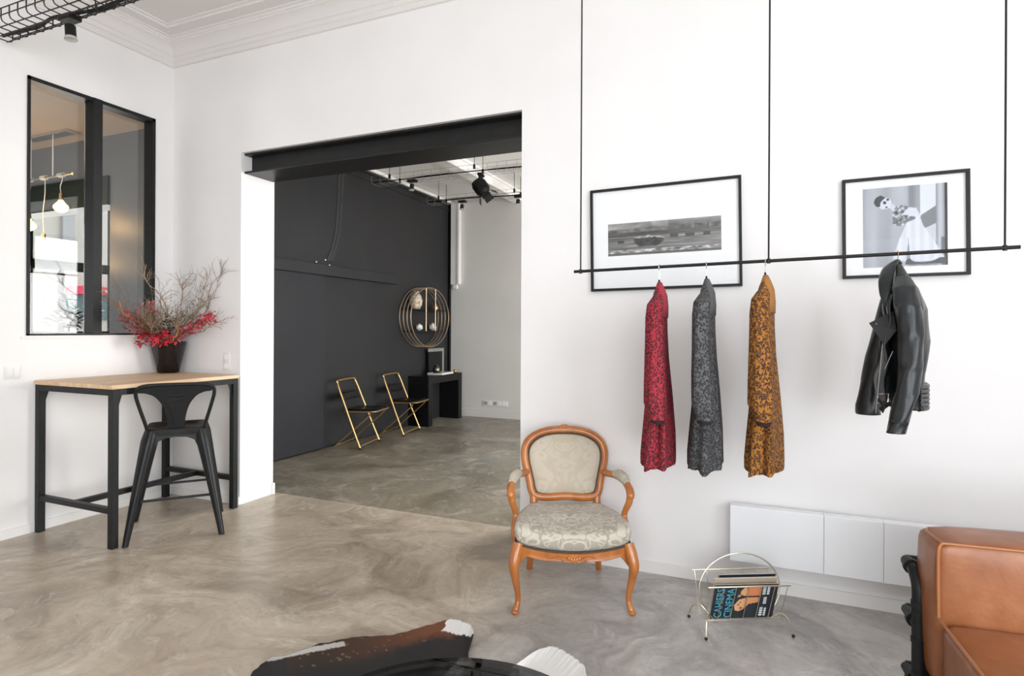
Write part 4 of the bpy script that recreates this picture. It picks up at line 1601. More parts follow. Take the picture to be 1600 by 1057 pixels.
# belt with buckle, zips
m = MB()
m.sweep(catmull([(-0.080, -0.155, -0.530), (-0.068, -0.195, -0.545), (-0.040, -0.205, -0.530), (-0.072, -0.170, -0.570)], 6), 0.010, 8, flat=0.35)
bl = m.build('belt', 'jacket_leather', jk)
m = MB()
m.sweep([(-0.082, -0.170, -0.512), (-0.050, -0.208, -0.504), (-0.050, -0.208, -0.535), (-0.082, -0.170, -0.543)], 0.0028, 6, closed=True)
m.build('buckle', 'chrome', bl)
for a_, b_ in (((-0.066, -0.168, -0.31), (-0.088, -0.172, -0.585)), ((-0.036, -0.205, -0.34), (-0.062, -0.20, -0.41))):
    m = MB()
    m.sweep([a_, b_], 0.0018, 6)
    m.build('zip', 'zip_steel', jk)

# ================================================================== RADIATOR
rd = thing('radiator', 'long low white panel radiator on the wall behind the sofa', 'radiator', (0.62, YW, 0.18))
m = MB()
xs = [-0.778, -0.343, -0.090, 0.19, 0.47, 0.75, 1.02]
for i, (a, b2) in enumerate(zip(xs, xs[1:])):
    m.box(a + 0.0006, b2 - 0.0006, -0.12, -0.06, 0, 0.288, 0.0025)
m.build('front_panel', 'white_enamel', rd, smooth=False)
m = MB()
m.box(-0.76, 1.0, -0.06, -0.025, 0.01, 0.275)
m.build('back_panel', 'white_enamel', rd, smooth=False)
for x in (-0.6, 0.1, 0.8):
    m = MB()
    m.box(x - 0.02, x + 0.02, -0.03, -0.001, 0.05, 0.24)
    m.build('bracket', 'white_enamel', rd, smooth=False)

# ================================================================== MAGAZINE RACK
mr_a = R(27)
mr = thing('magazine_rack', 'pale brass wire magazine rack with a hoop handle on the concrete floor', 'magazine rack', (-0.0975, 2.935, 0), mr_a)
# local x along the rack, local -y towards the room
HL = 0.178


def grid_side(s, name):
    m = MB()
    top_y, top_z, bot_y, bot_z = s * 0.098, 0.232, s * 0.030, 0.052
    m.cyl((-HL - 0.012, top_y, top_z), (HL + 0.012, top_y, top_z), 0.0035, seg=8)
    m.cyl((-HL, bot_y, bot_z), (HL, bot_y, bot_z), 0.0025, seg=8)
    for k in range(7):
        x = -HL + 2 * HL * k / 6
        m.cyl((x, bot_y, bot_z), (x, top_y, top_z), 0.0018, seg=6)
    return m.build(name, 'pale_brass', mr)


grid_side(-1, 'front_grid')
grid_side(1, 'back_grid')
m = MB()
for k in range(7):
    x = -HL + 2 * HL * k / 6
    m.cyl((x, -0.03, 0.052), (x, 0.03, 0.052), 0.0018, seg=6)
m.build('bottom_wires', 'pale_brass', mr)
m = MB()
hoop = [(0.192 * cos(R(a)), 0, 0.180 + 0.165 * sin(R(a))) for a in range(-48, 229, 6)]
m.sweep(catmull(hoop, 2), 0.003, 8)
m.build('hoop_handle', 'pale_brass', mr)
for sx in (-1, 1):
    for sy in (-1, 1):
        m = MB()
        m.sweep(catmull([(sx * 0.135, sy * 0.028, 0.055), (sx * 0.165, sy * 0.05, 0.085), (sx * 0.188, sy * 0.078, 0.075), (sx * 0.199, sy * 0.098, 0.035), (sx * 0.201, sy * 0.104, 0.008)], 6), 0.003, 8)
        lg = m.build('leg', 'pale_brass', mr)
        m = MB()
        m.ball((sx * 0.201, sy * 0.104, 0.0075), 0.0075, 10)
        m.build('foot', 'rubber', lg)

# magazines: each stands in the V of the rack
MRM = Matrix.Translation((-0.0975, 2.935, 0)) @ Matrix.Rotation(mr_a, 4, 'Z')


def magazine(label, yb_, yt, zb, zt, x0, x1, th, mat):
    t = thing('magazine', label, 'magazine', MRM @ V(((x0 + x1) / 2, yb_, zb)), mr_a)
    w = (x1 - x0) / 2
    dy, dz = yt - yb_, zt - zb
    m = MB()
    m.rings([[V((-w, 0, 0)), V((w, 0, 0)), V((w, dy, dz)), V((-w, dy, dz))], [V((-w, th, 0.0)), V((w, th, 0.0)), V((w, dy + th, dz)), V((-w, dy + th, dz))]])
    m.build('pages', 'paper', t, smooth=False)
    ln = math.hypot(dy, dz)
    for s in (0, 1):
        m = MB()
        o_ = -0.0012 if s == 0 else th
        m.rings([[V((-w - .001, o_, 0)), V((w + .001, o_, 0)), V((w + .001, dy + o_, dz)), V((-w - .001, dy + o_, dz))],
                 [V((-w - .001, o_ + .0012, 0)), V((w + .001, o_ + .0012, 0)), V((w + .001, dy + o_ + .0012, dz)), V((-w - .001, dy + o_ + .0012, dz))]])
        m.build('cover', mat, t, smooth=False)
    return t


MW, MZ0, MZ1, MY0, MY1 = 0.150, 0.058, 0.236, -0.0245, -0.084
fm = magazine('dark film magazine with blue title lying sideways at the front of the rack', MY0, MY1, MZ0, MZ1, -0.152, 0.142, 0.006, 'magazine_dark')


def cover_art(u, v):
    # u along the rack (left to right), v upwards as it stands in the rack
    bgc = (0.012, 0.018, 0.030)
    c = bgc
    if 0.35 < u < 0.74:
        c = (0.016, 0.022, 0.032)
        # two faces cheek to cheek, seen lying on their side
        if inside([(0.50, 0.98), (0.42, 0.80), (0.43, 0.70), (0.50, 0.66), (0.74, 0.66), (0.74, 0.98)], u, v):
            c = (0.72, 0.25, 0.10)
            if ((u - 0.475) / 0.06) ** 2 + ((v - 0.78) / 0.12) ** 2 < 1:
                c = (0.78, 0.42, 0.18)
        if inside([(0.35, 0.40), (0.37, 0.24), (0.43, 0.20), (0.50, 0.26), (0.58, 0.42), (0.72, 0.46), (0.73, 0.62), (0.55, 0.62), (0.42, 0.56)], u, v):
            c = (0.75, 0.33, 0.14) if u > 0.5 else (0.80, 0.44, 0.22)
            for ex, ey, er in ((0.415, 0.40, 0.016), (0.46, 0.30, 0.022), (0.44, 0.47, 0.014)):
                if (u - ex) ** 2 + ((v - ey) * 0.7) ** 2 < er * er:
                    c = (0.30, 0.05, 0.03)
        if inside([(0.38, 0.62), (0.40, 0.72), (0.44, 0.66)], u, v):
            c = (0.80, 0.50, 0.15)
    return c


m = MB()
sl_ = lambda v: (MY0 + (MY1 - MY0) * v, MZ0 + (MZ1 - MZ0) * v)
dyy, dzz = MY1 - MY0, MZ1 - MZ0
nrm_ = V((0, -dzz, dyy)).normalized()
m.grid(96, 64, lambda u, v: V((-0.147 + 0.294 * u, dyy * v, dzz * v)) + nrm_ * 0.0022)
art = m.build('cover_picture', 'magazine_cover', fm, smooth=False)
paint(art, lambda c: cover_art((c.x + 0.147) / 0.294, (c.z) / dzz))


def lettering(text, mat, parent, name, u0, u1, v0, v1):
    """letters that read upwards along the standing cover, filling the given box of it"""
    cu = bpy.data.curves.new(name, 'FONT')
    cu.body = text
    cu.extrude = 0.0
    tmp = bpy.data.objects.new('tmp_text', cu)
    C.objects.link(tmp)
    bpy.context.view_layer.update()
    me = bpy.data.meshes.new_from_object(tmp.evaluated_get(bpy.context.evaluated_depsgraph_get()))
    C.objects.unlink(tmp)
    bpy.data.objects.remove(tmp)
    xs = [v.co.x for v in me.vertices]
    ys = [v.co.y for v in me.vertices]
    ax, bx2, ay, by2 = min(xs), max(xs), min(ys), max(ys)
    for v in me.vertices:
        along = (v.co.x - ax) / (bx2 - ax)
        high = (v.co.y - ay) / (by2 - ay)
        u = u1 + (u0 - u1) * high          # letter tops point to the left of the cover
        w = v0 + (v1 - v0) * along         # the line runs upwards
        v.co = V((-0.147 + 0.294 * u, dyy * w, dzz * w)) + nrm_ * 0.0034
    me.materials.clear()
    me.materials.append(MATS[mat])
    me.name = name
    o = bpy.data.objects.new(name, me)
    C.objects.link(o)
    o.parent = parent
    return o


lettering('CAHIERS', 'cyan_ink', fm, 'title_lettering', 0.045, 0.165, 0.04, 0.90)
lettering('CINEMA', 'cyan_ink', fm, 'title_lettering', 0.205, 0.325, 0.04, 0.90)
# the small lines of type are too small to read: soft pale bars
m = MB()
rn = random.Random(4)
for u0, u1, v0, v1 in ((0.765, 0.815, 0.70, 0.95), (0.835, 0.875, 0.70, 0.95), (0.80, 0.85, 0.42, 0.62), (0.765, 0.815, 0.06, 0.32), (0.835, 0.87, 0.06, 0.30)):
    v = v0
    while v < v1:
        dv = rn.uniform(0.025, 0.06)
        pts = [V((-0.147 + 0.294 * u, dyy * w, dzz * w)) + nrm_ * 0.0034 for u, w in ((u0, v), (u1, v), (u1, min(v1, v + dv)), (u0, min(v1, v + dv)))]
        m.bm.faces.new([m.bm.verts.new(p) for p in pts])
        v += dv + 0.012
m.build('small_type', 'white_ink', fm, smooth=False)
magazine('thick beige magazine standing behind the dark film magazine in the rack', -0.012, -0.058, 0.058, 0.252, -0.140, 0.148, 0.012, 'magazine_beige')
magazine('black covered magazine standing rearmost in the wire rack', 0.004, -0.030, 0.058, 0.258, -0.110, 0.155, 0.008, 'magazine_dark')

# ================================================================== SOFA (local: front is -Y, left end at x = 0)
so = thing('sofa', 'tan leather sofa on a dark tubular frame at the right edge', 'sofa', (0.510, 2.288, 0), R(4))


def cushion(m, x0, x1, y0, y1, z0, z1, r=0.06, puff=0.02, seed=1.0):
    b2 = bmesh.new()
    bmesh.ops.create_cube(b2, size=2.0)
    bmesh.ops.subdivide_edges(b2, edges=list(b2.edges), cuts=11, use_grid_fill=True)
    hx, hy, hz = (x1 - x0) / 2, (y1 - y0) / 2, (z1 - z0) / 2
    for v in b2.verts:
        p = v.co.copy()
        q = V((p.x * hx, p.y * hy, p.z * hz))
        core = V((max(-hx + r, min(hx - r, q.x)), max(-hy + r, min(hy - r, q.y)), max(-hz + r, min(hz - r, q.z))))
        d = q - core
        if d.length > 1e-6:
            q = core + d.normalized() * min(r, d.length if d.length < r else r)
        bul = V((p.x * max(0, 1 - p.y ** 2) * max(0, 1 - p.z ** 2) if abs(p.x) > .99 else 0,
                 p.y * max(0, 1 - p.x ** 4) * max(0, 1 - p.z ** 2) if abs(p.y) > .99 else 0,
                 p.z * max(0, 1 - p.x ** 4) * max(0, 1 - p.y ** 2) if abs(p.z) > .99 else 0)) * puff
        wr = noise.noise(V((q.x * 9 + seed, q.y * 9, q.z * 5))) * 0.005 + noise.noise(V((q.x * 22 + seed, q.y * 24, q.z * 14))) * 0.0022
        nn = d.normalized() if d.length > 1e-6 else V((0, 0, 0))
        v.co = q + bul + nn * wr + V(((x0 + x1) / 2, (y0 + y1) / 2, (z0 + z1) / 2))
    m._merge(b2)
    return m


m = MB()
cushion(m, 0.010, 1.75, 0.0, 0.215, 0.20, 0.702, 0.022, 0.018, 2.0)
sback = m.build('back_cushion', 'tan_leather', so, angle=75, subsurf=1)
m = MB()
rp = 0.0105
m.sweep(catmull([(0.014, 0.004, 0.45), (0.012, 0.003, 0.55), (0.012, 0.004, 0.66), (0.018, 0.008, 0.686), (0.026, 0.010, 0.694)], 6), 0.005, 8)
m.sweep([(0.024, 0.010, 0.694), (0.4, 0.0, 0.699), (0.9, -0.003, 0.699), (1.74, 0.005, 0.692)], 0.0045, 8)
m.sweep(catmull([(0.024, 0.010, 0.694), (0.016, 0.06, 0.697), (0.018, 0.14, 0.694), (0.032, 0.180, 0.688)], 6), 0.0045, 8)
m.build('piping', 'tan_piping', sback)
m = MB()
cushion(m, 0.010, 1.75, -0.86, 0.0, 0.20, 0.456, 0.024, 0.010, 7.0)
sseat = m.build('seat_cushion', 'tan_leather', so, angle=75, subsurf=1)
m = MB()
m.sweep(catmull([(0.014, -0.004, 0.452), (0.012, -0.2, 0.454), (0.012, -0.5, 0.454), (0.016, -0.85, 0.448)], 6), 0.0048, 8)
m.build('piping', 'tan_piping', sseat)
# tubular frame along the left end and the rear
for x in (-0.010, 1.784):
    m = MB()
    m.sweep(catmull([(x, 0.118, 0.012), (x, 0.118, 0.30), (x, 0.118, 0.46), (x, 0.124, 0.505), (x, 0.150, 0.532), (x, 0.185, 0.544), (x, 0.25, 0.546)], 6), 0.0205, 14)
    m.build('post', 'black_steel', so)
    m = MB()
    m.cyl((x, -0.78, 0.012), (x, -0.78, 0.30), 0.0205, seg=14)
    m.build('post', 'black_steel', so)
    for z in (0.37, 0.16):
        m = MB()
        m.cyl((x, -0.82 if z < 0.3 else 0.118, z), (x, 0.25, z), 0.018, seg=14)
        m.build('side_tube', 'black_steel', so)
        m = MB()
        m.cyl((x, 0.160, z), (x, 0.178, z), 0.026, seg=16)
        m.build('pipe_collar', 'black_steel', so)
        for dz_ in (-0.048, 0.048):
            m = MB()
            m.cyl((x, 0.118, z + dz_ - 0.007), (x, 0.118, z + dz_ + 0.007), 0.0235, seg=16)
            m.build('pipe_collar', 'black_steel', so)
    m = MB()
    m.cyl((x, 0.190, 0.544), (x, 0.206, 0.545), 0.027, seg=16)
    m.build('pipe_collar', 'black_steel', so)
    m = MB()
    m.cyl((x, 0.118, 0.44), (x, 0.118, 0.455), 0.0235, seg=16)
    m.build('pipe_collar', 'black_steel', so)
for z in (0.546, 0.37, 0.16):
    m = MB()
    m.cyl((-0.010, 0.25, z), (1.784, 0.25, z), 0.0205, seg=14)
    m.build('rear_tube', 'black_steel', so)
m = MB()
m.box(0.0, 1.75, -0.84, 0.20, 0.165, 0.205, 0.008)
m.build('seat_base', 'black_steel', so, smooth=False)

# ================================================================== COWHIDE AND COFFEE TABLE
HID = [(-1.842, 1.734), (-1.862, 1.846), (-1.813, 1.885), (-1.746, 2.008), (-1.635, 2.123), (-1.502, 2.225), (-1.389, 2.365), (-1.340, 2.430), (-1.265, 2.425), (-1.215, 2.395), (-1.175, 2.33), (-1.150, 2.26),
       (-1.126, 2.190), (-1.08, 2.12), (-1.00, 2.10), (-0.930, 2.165), (-0.905, 2.240), (-0.880, 2.325), (-0.845, 2.375), (-0.805, 2.390), (-0.745, 2.36), (-0.690, 2.325), (-0.640, 2.262), (-0.58, 2.10), (-0.50, 1.85), (-0.40, 1.55), (-0.25, 1.30), (-0.10, 1.0),
       (0.10, 0.75), (0.05, 0.55), (-0.25, 0.55), (-0.60, 0.45), (-1.0, 0.42), (-1.35, 0.55), (-1.62, 0.50), (-1.70, 0.75), (-1.58, 1.05), (-1.62, 1.35), (-1.75, 1.52)]
hc = V((-0.95, 1.45, 0))
ho = catmull([V((x, y, 0)) for x, y in HID], 22, closed=True)
for i, p in enumerate(ho):
    f = 1 + 0.012 * noise.noise(V((i * 0.19, 1.7, 0)))
    p.x, p.y = hc.x + (p.x - hc.x) * f, hc.y + (p.y - hc.y) * f
m = MB()
NR = 110
rr = []
for i in range(NR):
    s = (1 - i / NR) ** 0.75
    ring = []
    for p in ho:
        q = V((hc.x + (p.x - hc.x) * s, hc.y + (p.y - hc.y) * s, 0))
        wav = 0.5 + 0.5 * noise.noise(V((p.x * 3, p.y * 3, 0)))
        q.z = 0.006 + (0.030 * wav) * max(0, (s - 0.86) / 0.14) ** 1.5 + 0.004 * (0.5 + 0.5 * noise.noise(V((q.x * 5, q.y * 5, 3))))
        ring.append(q)
    rr.append(ring)
m.rings(rr, caps=(False, True))
hide = m.build('cowhide_rug', 'cowhide', angle=80, solid=0.004)
tag(hide, 'black brown and white cowhide rug on the floor under the round glass table', 'rug')


def hide_col(c):
    n = noise.noise(V((c.x * 7, c.y * 7, 1.3))) * 0.5 + noise.noise(V((c.x * 22, c.y * 22, 4))) * 0.35 + noise.noise(V((c.x * 70, c.y * 70, 9))) * 0.2
    fleck = noise.noise(V((c.x * 75, c.y * 75, 2))) + 0.4 * noise.noise(V((c.x * 9, c.y * 9, 12)))
    col = (0.016 + 0.006 * n, 0.014 + 0.005 * n, 0.014 + 0.005 * n)
    # brown band along the far left edge: distance to the straight edge line
    a, b2 = V((-1.82, 1.88, 0)), V((-1.32, 2.44, 0))
    d = (b2 - a).normalized()
    q = V((c.x, c.y, 0)) - a
    t = q.dot(d)
    dist = (q - d * t).length
    if t > 0.0 and c.y > 1.8:
        k = max(0, min(1, (t - 0.05) / 0.55))
        e = max(0, min(1, (0.150 + 0.08 * n - dist) / 0.07))
        br = (0.028 + 0.13 * k * k, 0.016 + 0.038 * k * k, 0.009 + 0.012 * k * k)
        col = tuple(u + (w - u) * e for u, w in zip(col, br))
        if fleck > 0.50 and t < 0.6 and dist < 0.12:
            col = (0.20, 0.14, 0.09)
    # white tip beyond
    if c.x + 0.06 * n > -1.345 and c.x < -1.0 and c.y > 2.335 + 0.04 * n:
        col = (0.78, 0.77, 0.75)
    if c.x > -0.97 and c.y > 1.95 + 0.06 * n:
        col = (0.78, 0.77, 0.75)
    if c.x < -1.60 and c.y > 1.5 and dist < 0.017 + 0.004 * n and t < 0.24:
        col = (0.45, 0.43, 0.40)
    if c.y < 0.9 and n > 0.05:
        col = (0.70, 0.69, 0.66)
    return col


paint(hide, hide_col)
ct = thing('coffee_table', 'round smoked black glass coffee table standing on the cowhide', 'coffee table', (-0.695, 1.215, 0.012))
m = MB()
m.lathe([(0.0, 0.326), (0.455, 0.326), (0.460, 0.330), (0.460, 0.335), (0.455, 0.339), (0.0, 0.339)], (0, 0, 0), 96, (False, False))
m.build('glass_top', 'smoked_glass', ct, angle=30)
m = MB()
m.sweep([(0.40 * cos(2 * PI * k / 48), 0.40 * sin(2 * PI * k / 48), 0.314) for k in range(48)], 0.011, 8, closed=True)
m.build('ring_frame', 'black_steel', ct)
for k in range(4):
    a = PI / 4 + k * PI / 2
    m = MB()
    m.cyl((0.40 * cos(a), 0.40 * sin(a), 0.314), (0.37 * cos(a), 0.37 * sin(a), 0.006), 0.012, seg=12)
    m.build('leg', 'black_steel', ct)

# ================================================================== WIRE CABLE TRAYS
def cable_tray(name, label, x0, x1, y, zb, w, h, pitch, mat='black_wire', r=0.0028, bottom_n=3, side_n=2, cab_y=0.0, cab_r=0.011, seed=1):
    t = thing(name, label, 'cable tray', ((x0 + x1) / 2, y, zb))
    L2 = (x1 - x0) / 2
    hw = w / 2
    n = int((x1 - x0) / pitch)
    c = 0.022
    prof = [(0, -hw, h + 0.004), (0, -hw, h * 0.5), (0, -hw, c), (0, -hw + c * 0.3, c * 0.3), (0, -hw + c, 0), (0, 0, 0), (0, hw - c, 0), (0, hw - c * 0.3, c * 0.3), (0, hw, c), (0, hw, h * 0.5), (0, hw, h + 0.004)]
    m = MB()
    m.sweep(prof, r, 6)
    first = m.build('cross_wire', mat, t)
    first.location.x = -L2
    for k in range(1, n + 1):
        q = first.copy()
        C.objects.link(q)
        q.parent = t
        q.location.x = -L2 + (x1 - x0) * k / n
    for j in range(bottom_n):
        yy = -hw + 0.03 + (w - 0.06) * j / (bottom_n - 1)
        m = MB()
        m.cyl((-L2, yy, -r * 1.5), (L2, yy, -r * 1.5), r, seg=6)
        m.build('long_wire', mat, t)
    for s in (-1, 1):
        for j in range(side_n):
            z = h - (h * 0.55) * j / max(1, side_n - 1)
            m = MB()
            m.cyl((-L2, s * (hw + r * 1.5), z), (L2, s * (hw + r * 1.5), z), r, seg=6)
            m.build('long_wire', mat, t)
    rn = random.Random(seed)
    m = MB()
    pts = []
    for k in range(15):
        pts.append((-L2 + 0.01 + (2 * L2 - 0.02) * k / 14, cab_y + rn.uniform(-0.018, 0.018), cab_r + 0.003 + rn.uniform(0, 0.012)))
    m.sweep(catmull(pts, 5), cab_r, 8)
    m.sweep(catmull([(x, yy + rn.uniform(-.03, .03), zz + .008) for x, yy, zz in pts], 5), cab_r * 0.6, 8)
    m.build('cable', 'black_plastic', t)
    return t


def tray_rods(t, xs, w, h, zc, gripper=True):
    for x in xs:
        for s in (-1, 1):
            m = MB()
            xx, yy = x - t.location.x, s * (w / 2 + 0.009)
            m.cyl((xx, yy, h * 0.6), (xx, yy, zc - t.location.z), 0.0035, seg=8)
            rd_ = m.build('suspension_rod', 'black_wire', t)
            if gripper:
                m = MB()
                m.cyl((xx, yy, h * 0.4), (xx, yy, h * 0.4 + 0.05), 0.014, seg=10)
                m.build('rod_grip', 'black_plastic', rd_)


ft = cable_tray('cable_tray', 'black wire cable tray hung near the ceiling in the top left corner', -4.43, -2.0, 2.118, 3.196, 0.185, 0.075, 0.082, r=0.0036, bottom_n=3, side_n=2, cab_y=0.045, cab_r=0.010, seed=3)
tray_rods(ft, (-3.62, -2.4), 0.185, 0.075, ZC, False)


def small_spot(label, x, y, z, r=0.026, ln=0.075, tilt=0.0, plate=True, group=None):
    t = thing('spotlight', label, 'spotlight', (x, y, z), 0, group)
    rt = Matrix.Rotation(tilt, 4, 'Y')
    if plate:
        m = MB()
        m.box(-0.055, 0.055, -0.035, 0.035, -0.006, 0.022, 0.003)
        m.build('mounting_box', 'black_plastic', t, smooth=False)
    m = MB()
    m.cyl((0, 0, -0.006), (0, 0, -0.03), 0.007, seg=8)
    m.build('stem', 'chrome', t)
    m = MB()
    m.lathe([(0.0, -0.028), (r * 0.8, -0.028), (r, -0.034), (r, -0.03 - ln), (r * 0.9, -0.03 - ln), (0, -0.025 - ln)], (0, 0, 0), 20, (False, False), rt)
    m.build('housing', 'black_plastic', t)
    m = MB()
    m.lathe([(r, -0.03 - ln), (r * 1.25, -0.045 - ln), (r * 1.2, -0.047 - ln), (r * 0.7, -0.036 - ln), (0, -0.034 - ln)], (0, 0, 0), 20, (False, False), rt)
    m.build('lens', 'spot_lens', t)
    return t


small_spot('small black spotlight with a silver rim under the cable tray in the top left corner', -3.765, 2.165, 3.187, 0.028, 0.07, R(-6))

TY1, TY2, TZB = 6.05, 7.28, 3.155
t1 = cable_tray('cable_tray', 'nearer wire cable tray across the ceiling of the back room', -4.42, 1.6, TY1, TZB, 0.20, 0.085, 0.12, 'zinc_wire', 0.0018, seed=5, cab_y=-0.07, cab_r=0.007)
tray_rods(t1, (-4.15, -3.01, -1.9), 0.20, 0.085, ZB - 0.001)
t2 = cable_tray('cable_tray', 'farther wire cable tray across the ceiling of the back room', -4.38, 1.6, TY2, TZB, 0.20, 0.085, 0.12, 'zinc_wire', 0.0018, seed=9, cab_y=-0.07, cab_r=0.007)
tray_rods(t2, (-4.19, -3.04, -1.9), 0.20, 0.085, ZB - 0.001)
small_spot('small black spotlight at the left end of the nearer back room cable tray', -3.86, TY1 - 0.06, TZB - 0.02, 0.026, 0.06, R(5))
small_spot('small black spotlight at the left end of the farther back room cable tray', -3.84, TY2 - 0.06, TZB - 0.02, 0.026, 0.06, R(5))
small_spot('small black spotlight on the farther back room cable tray, beside the doorway edge', -3.0, TY2 - 0.06, TZB - 0.02, 0.026, 0.06, R(5))

# theatre lamp clamped to the nearer tray
tl = thing('stage_light', 'large black theatre spotlight hanging from the nearer tray of the back room', 'spotlight', (-2.965, TY1 - 0.03, TZB - 0.005), R(105))
m = MB()
m.box(-0.07, 0.07, -0.03, 0.03, -0.03, -0.004, 0.004)
m.build('clamp', 'black_plastic', tl)
m = MB()
m.sweep([(-0.075, 0, -0.15), (-0.075, 0, -0.06), (-0.05, 0, -0.035), (0.05, 0, -0.035), (0.075, 0, -0.06), (0.075, 0, -0.15)], 0.008, 6, flat=2.0)
m.build('yoke', 'black_steel', tl)
hm = Matrix.Translation((0, 0, -0.155)) @ Matrix.Rotation(R(-35), 4, 'X')
m = MB()
for sec in ([(0.0, -0.10), (0.055, -0.10), (0.075, -0.07), (0.082, -0.02), (0.082, 0.05), (0.070, 0.085), (0.0, 0.09)],):
    m.lathe(sec, (0, 0, 0), 24, (False, False), hm)
for k in range(5):
    m.lathe([(0.083, -0.05 + 0.022 * k), (0.088, -0.05 + 0.022 * k), (0.088, -0.042 + 0.022 * k), (0.083, -0.042 + 0.022 * k)], (0, 0, 0), 24, (False, False), hm)
m.build('housing', 'black_plastic', tl)
m = MB()
m.lathe([(0.0, -0.103), (0.06, -0.103), (0.05, -0.108), (0, -0.110)], (0, 0, 0), 24, (False, False), hm)
m.build('lens', 'spot_lens', tl)
for a in (0, 90, 180, 270):
    m = MB()
    bm_ = hm @ Matrix.Rotation(R(a), 4, 'Z')
    vs = [bm_ @ V(p) for p in ((-0.045, 0.075, -0.10), (0.045, 0.075, -0.10), (0.055, 0.115, -0.16), (-0.055, 0.115, -0.16))]
    vs2 = [bm_ @ V(p) for p in ((-0.045, 0.078, -0.10), (0.045, 0.078, -0.10), (0.055, 0.118, -0.16), (-0.055, 0.118, -0.16))]
    m.rings([vs, vs2])
    m.build('barn_door', 'black_steel', tl, smooth=False)

# ================================================================== BACK ROOM FURNITURE
def folding_chair(label, y, turn, x=-4.262):
    t = thing('folding_chair', label, 'chair', (x, y, 0), turn, None)
    hw = 0.262
    # each side tube runs from the front foot up to the back, joined over the top
    m = MB()
    xt = -0.315
    H_ = 0.775
    pth = [(0, -hw, 0.012)] + [(xt * k, -hw + 0.03 * k, H_ * k) for k in (0.3, 0.6, 0.88)] + [(xt * 0.965, -hw + 0.04, H_ * 0.96), (xt, -hw + 0.075, H_), (xt, hw - 0.075, H_), (xt * 0.965, hw - 0.04, H_ * 0.96)] \
        + [(xt * k, hw - 0.03 * k, H_ * k) for k in (0.88, 0.6, 0.3)] + [(0, hw, 0.012)]
    m.sweep(catmull(pth, 5), 0.0115, 10)
    fr_ = m.build('main_frame', 'gold_tube', t)
    m = MB()
    m.cyl((-0.012, -hw + 0.004, 0.035), (-0.012, hw - 0.004, 0.035), 0.007, seg=8)
    m.build('front_crossbar', 'gold_tube', fr_)
    for s in (-1, 1):
        m = MB()
        m.cyl((0, s * hw, 0), (0, s * hw, 0.022), 0.0145, seg=10)
        m.build('foot_cap', 'rubber', fr_)
    # rear legs
    m = MB()
    m.sweep(catmull([(0.10, -hw + 0.05, 0.405), (0.04, -hw + 0.045, 0.34), (-0.34, -hw + 0.035, 0.014)], 3), 0.0085, 8)
    m.sweep(catmull([(0.10, hw - 0.05, 0.405), (0.04, hw - 0.045, 0.34), (-0.34, hw - 0.035, 0.014)], 3), 0.0085, 8)
    m.cyl((-0.325, -hw + 0.036, 0.027), (-0.325, hw - 0.036, 0.027), 0.006, seg=8)
    m.build('rear_leg_frame', 'gold_tube', t)
    # seat: padded black board with a rounded gold lip
    m = MB()
    rr = []
    for z, s in ((0.415, 0.96), (0.420, 1.0), (0.438, 1.0), (0.446, 0.95), (0.448, 0.6)):
        ring = []
        for p in rrect(0.20 * s, 0.213 * s, 0.07 * s, z + 0.0, 6):
            ring.append(V((p.x - 0.045, p.y, p.z + 0.06 * (p.x) * 0.25)))
        rr.append(ring)
    m.rings(rr)
    se = m.build('seat', 'black_lacquer', t)
    m = MB()
    lip = [V((p.x - 0.045, p.y, 0.424 + 0.06 * p.x * 0.25)) for p in rrect(0.204, 0.217, 0.07, 0, 6)]
    m.sweep(lip, 0.008, 8, closed=True)
    m.build('seat_rim', 'gold_tube', se)
    # curved back board
    m = MB()

    def bk(u, v):
        z = 0.545 + 0.085 * v
        return V((xt * z / H_ - 0.002 - 0.030 * (1 - (2 * u - 1) ** 2), (2 * u - 1) * (hw - 0.035), z))
    m.grid(16, 4, bk)
    m.build('back_board', 'black_lacquer', t, solid=0.010)
    return t


folding_chair('gold framed black folding chair nearer the doorway along the charcoal wall', 5.745, R(12), -4.268)
folding_chair('gold framed black folding chair next to the black console', 6.660, R(9), -4.275)

ck = thing('console_table', 'thick black console table against the charcoal wall in the back room', 'console', (-4.49, 7.64, 0))
m = MB()
m.box(-0.165, 0.17, -0.495, 0.495, 0.60, 0.705, 0.002)
m.build('table_top', 'black_lacquer', ck, smooth=False)
for a, b2 in ((-0.495, -0.385), (0.385, 0.495)):
    m = MB()
    m.box(-0.165, 0.17, a, b2, 0, 0.60, 0.002)
    m.build('side_panel', 'black_lacquer', ck, smooth=False)
m = MB()
m.box(0.09, 0.14, 0.495, 0.515, 0.20, 0.30, 0.004)
m.build('cable_box', 'black_plastic', ck, smooth=False)
m = MB()
m.box(-2.76, -2.60, 5.50, 5.66, 0.0, 0.003, 0.001)
tag(m.build('floor_cover', 'zinc_wire', smooth=False), 'small pale metal cover plate in the dark floor of the back room', 'cover plate')
# things on the console
bk_ = thing('book', 'large white book lying on the black console', 'book', (-4.46, 7.73, 0.705), R(4))
m = MB()
m.box(-0.12, 0.12, -0.20, 0.18, 0.002, 0.022)
m.build('pages', 'white_plastic', bk_, smooth=False)
m = MB()
m.box(-0.124, 0.124, -0.204, 0.184, 0.0, 0.002)
m.box(-0.124, 0.124, -0.204, 0.184, 0.022, 0.025)
m.build('cover', 'white_enamel', bk_, smooth=False)
pf = thing('standing_frame', 'silver edged black picture frame standing on the console under the round shelf', 'picture', (-4.60, 7.80, 0.706))
m = MB()
lx = lambda z: -0.06 * z / 0.38
for a, b2, z0_, z1_ in ((-0.23, 0.23, 0.33, 0.38), (0.185, 0.23, 0.0, 0.33)):
    m.box(0.0, 0.018, a, b2, z0_, z1_, 0.002)
m.build('silver_edge', 'chrome', pf, smooth=False)
m = MB()
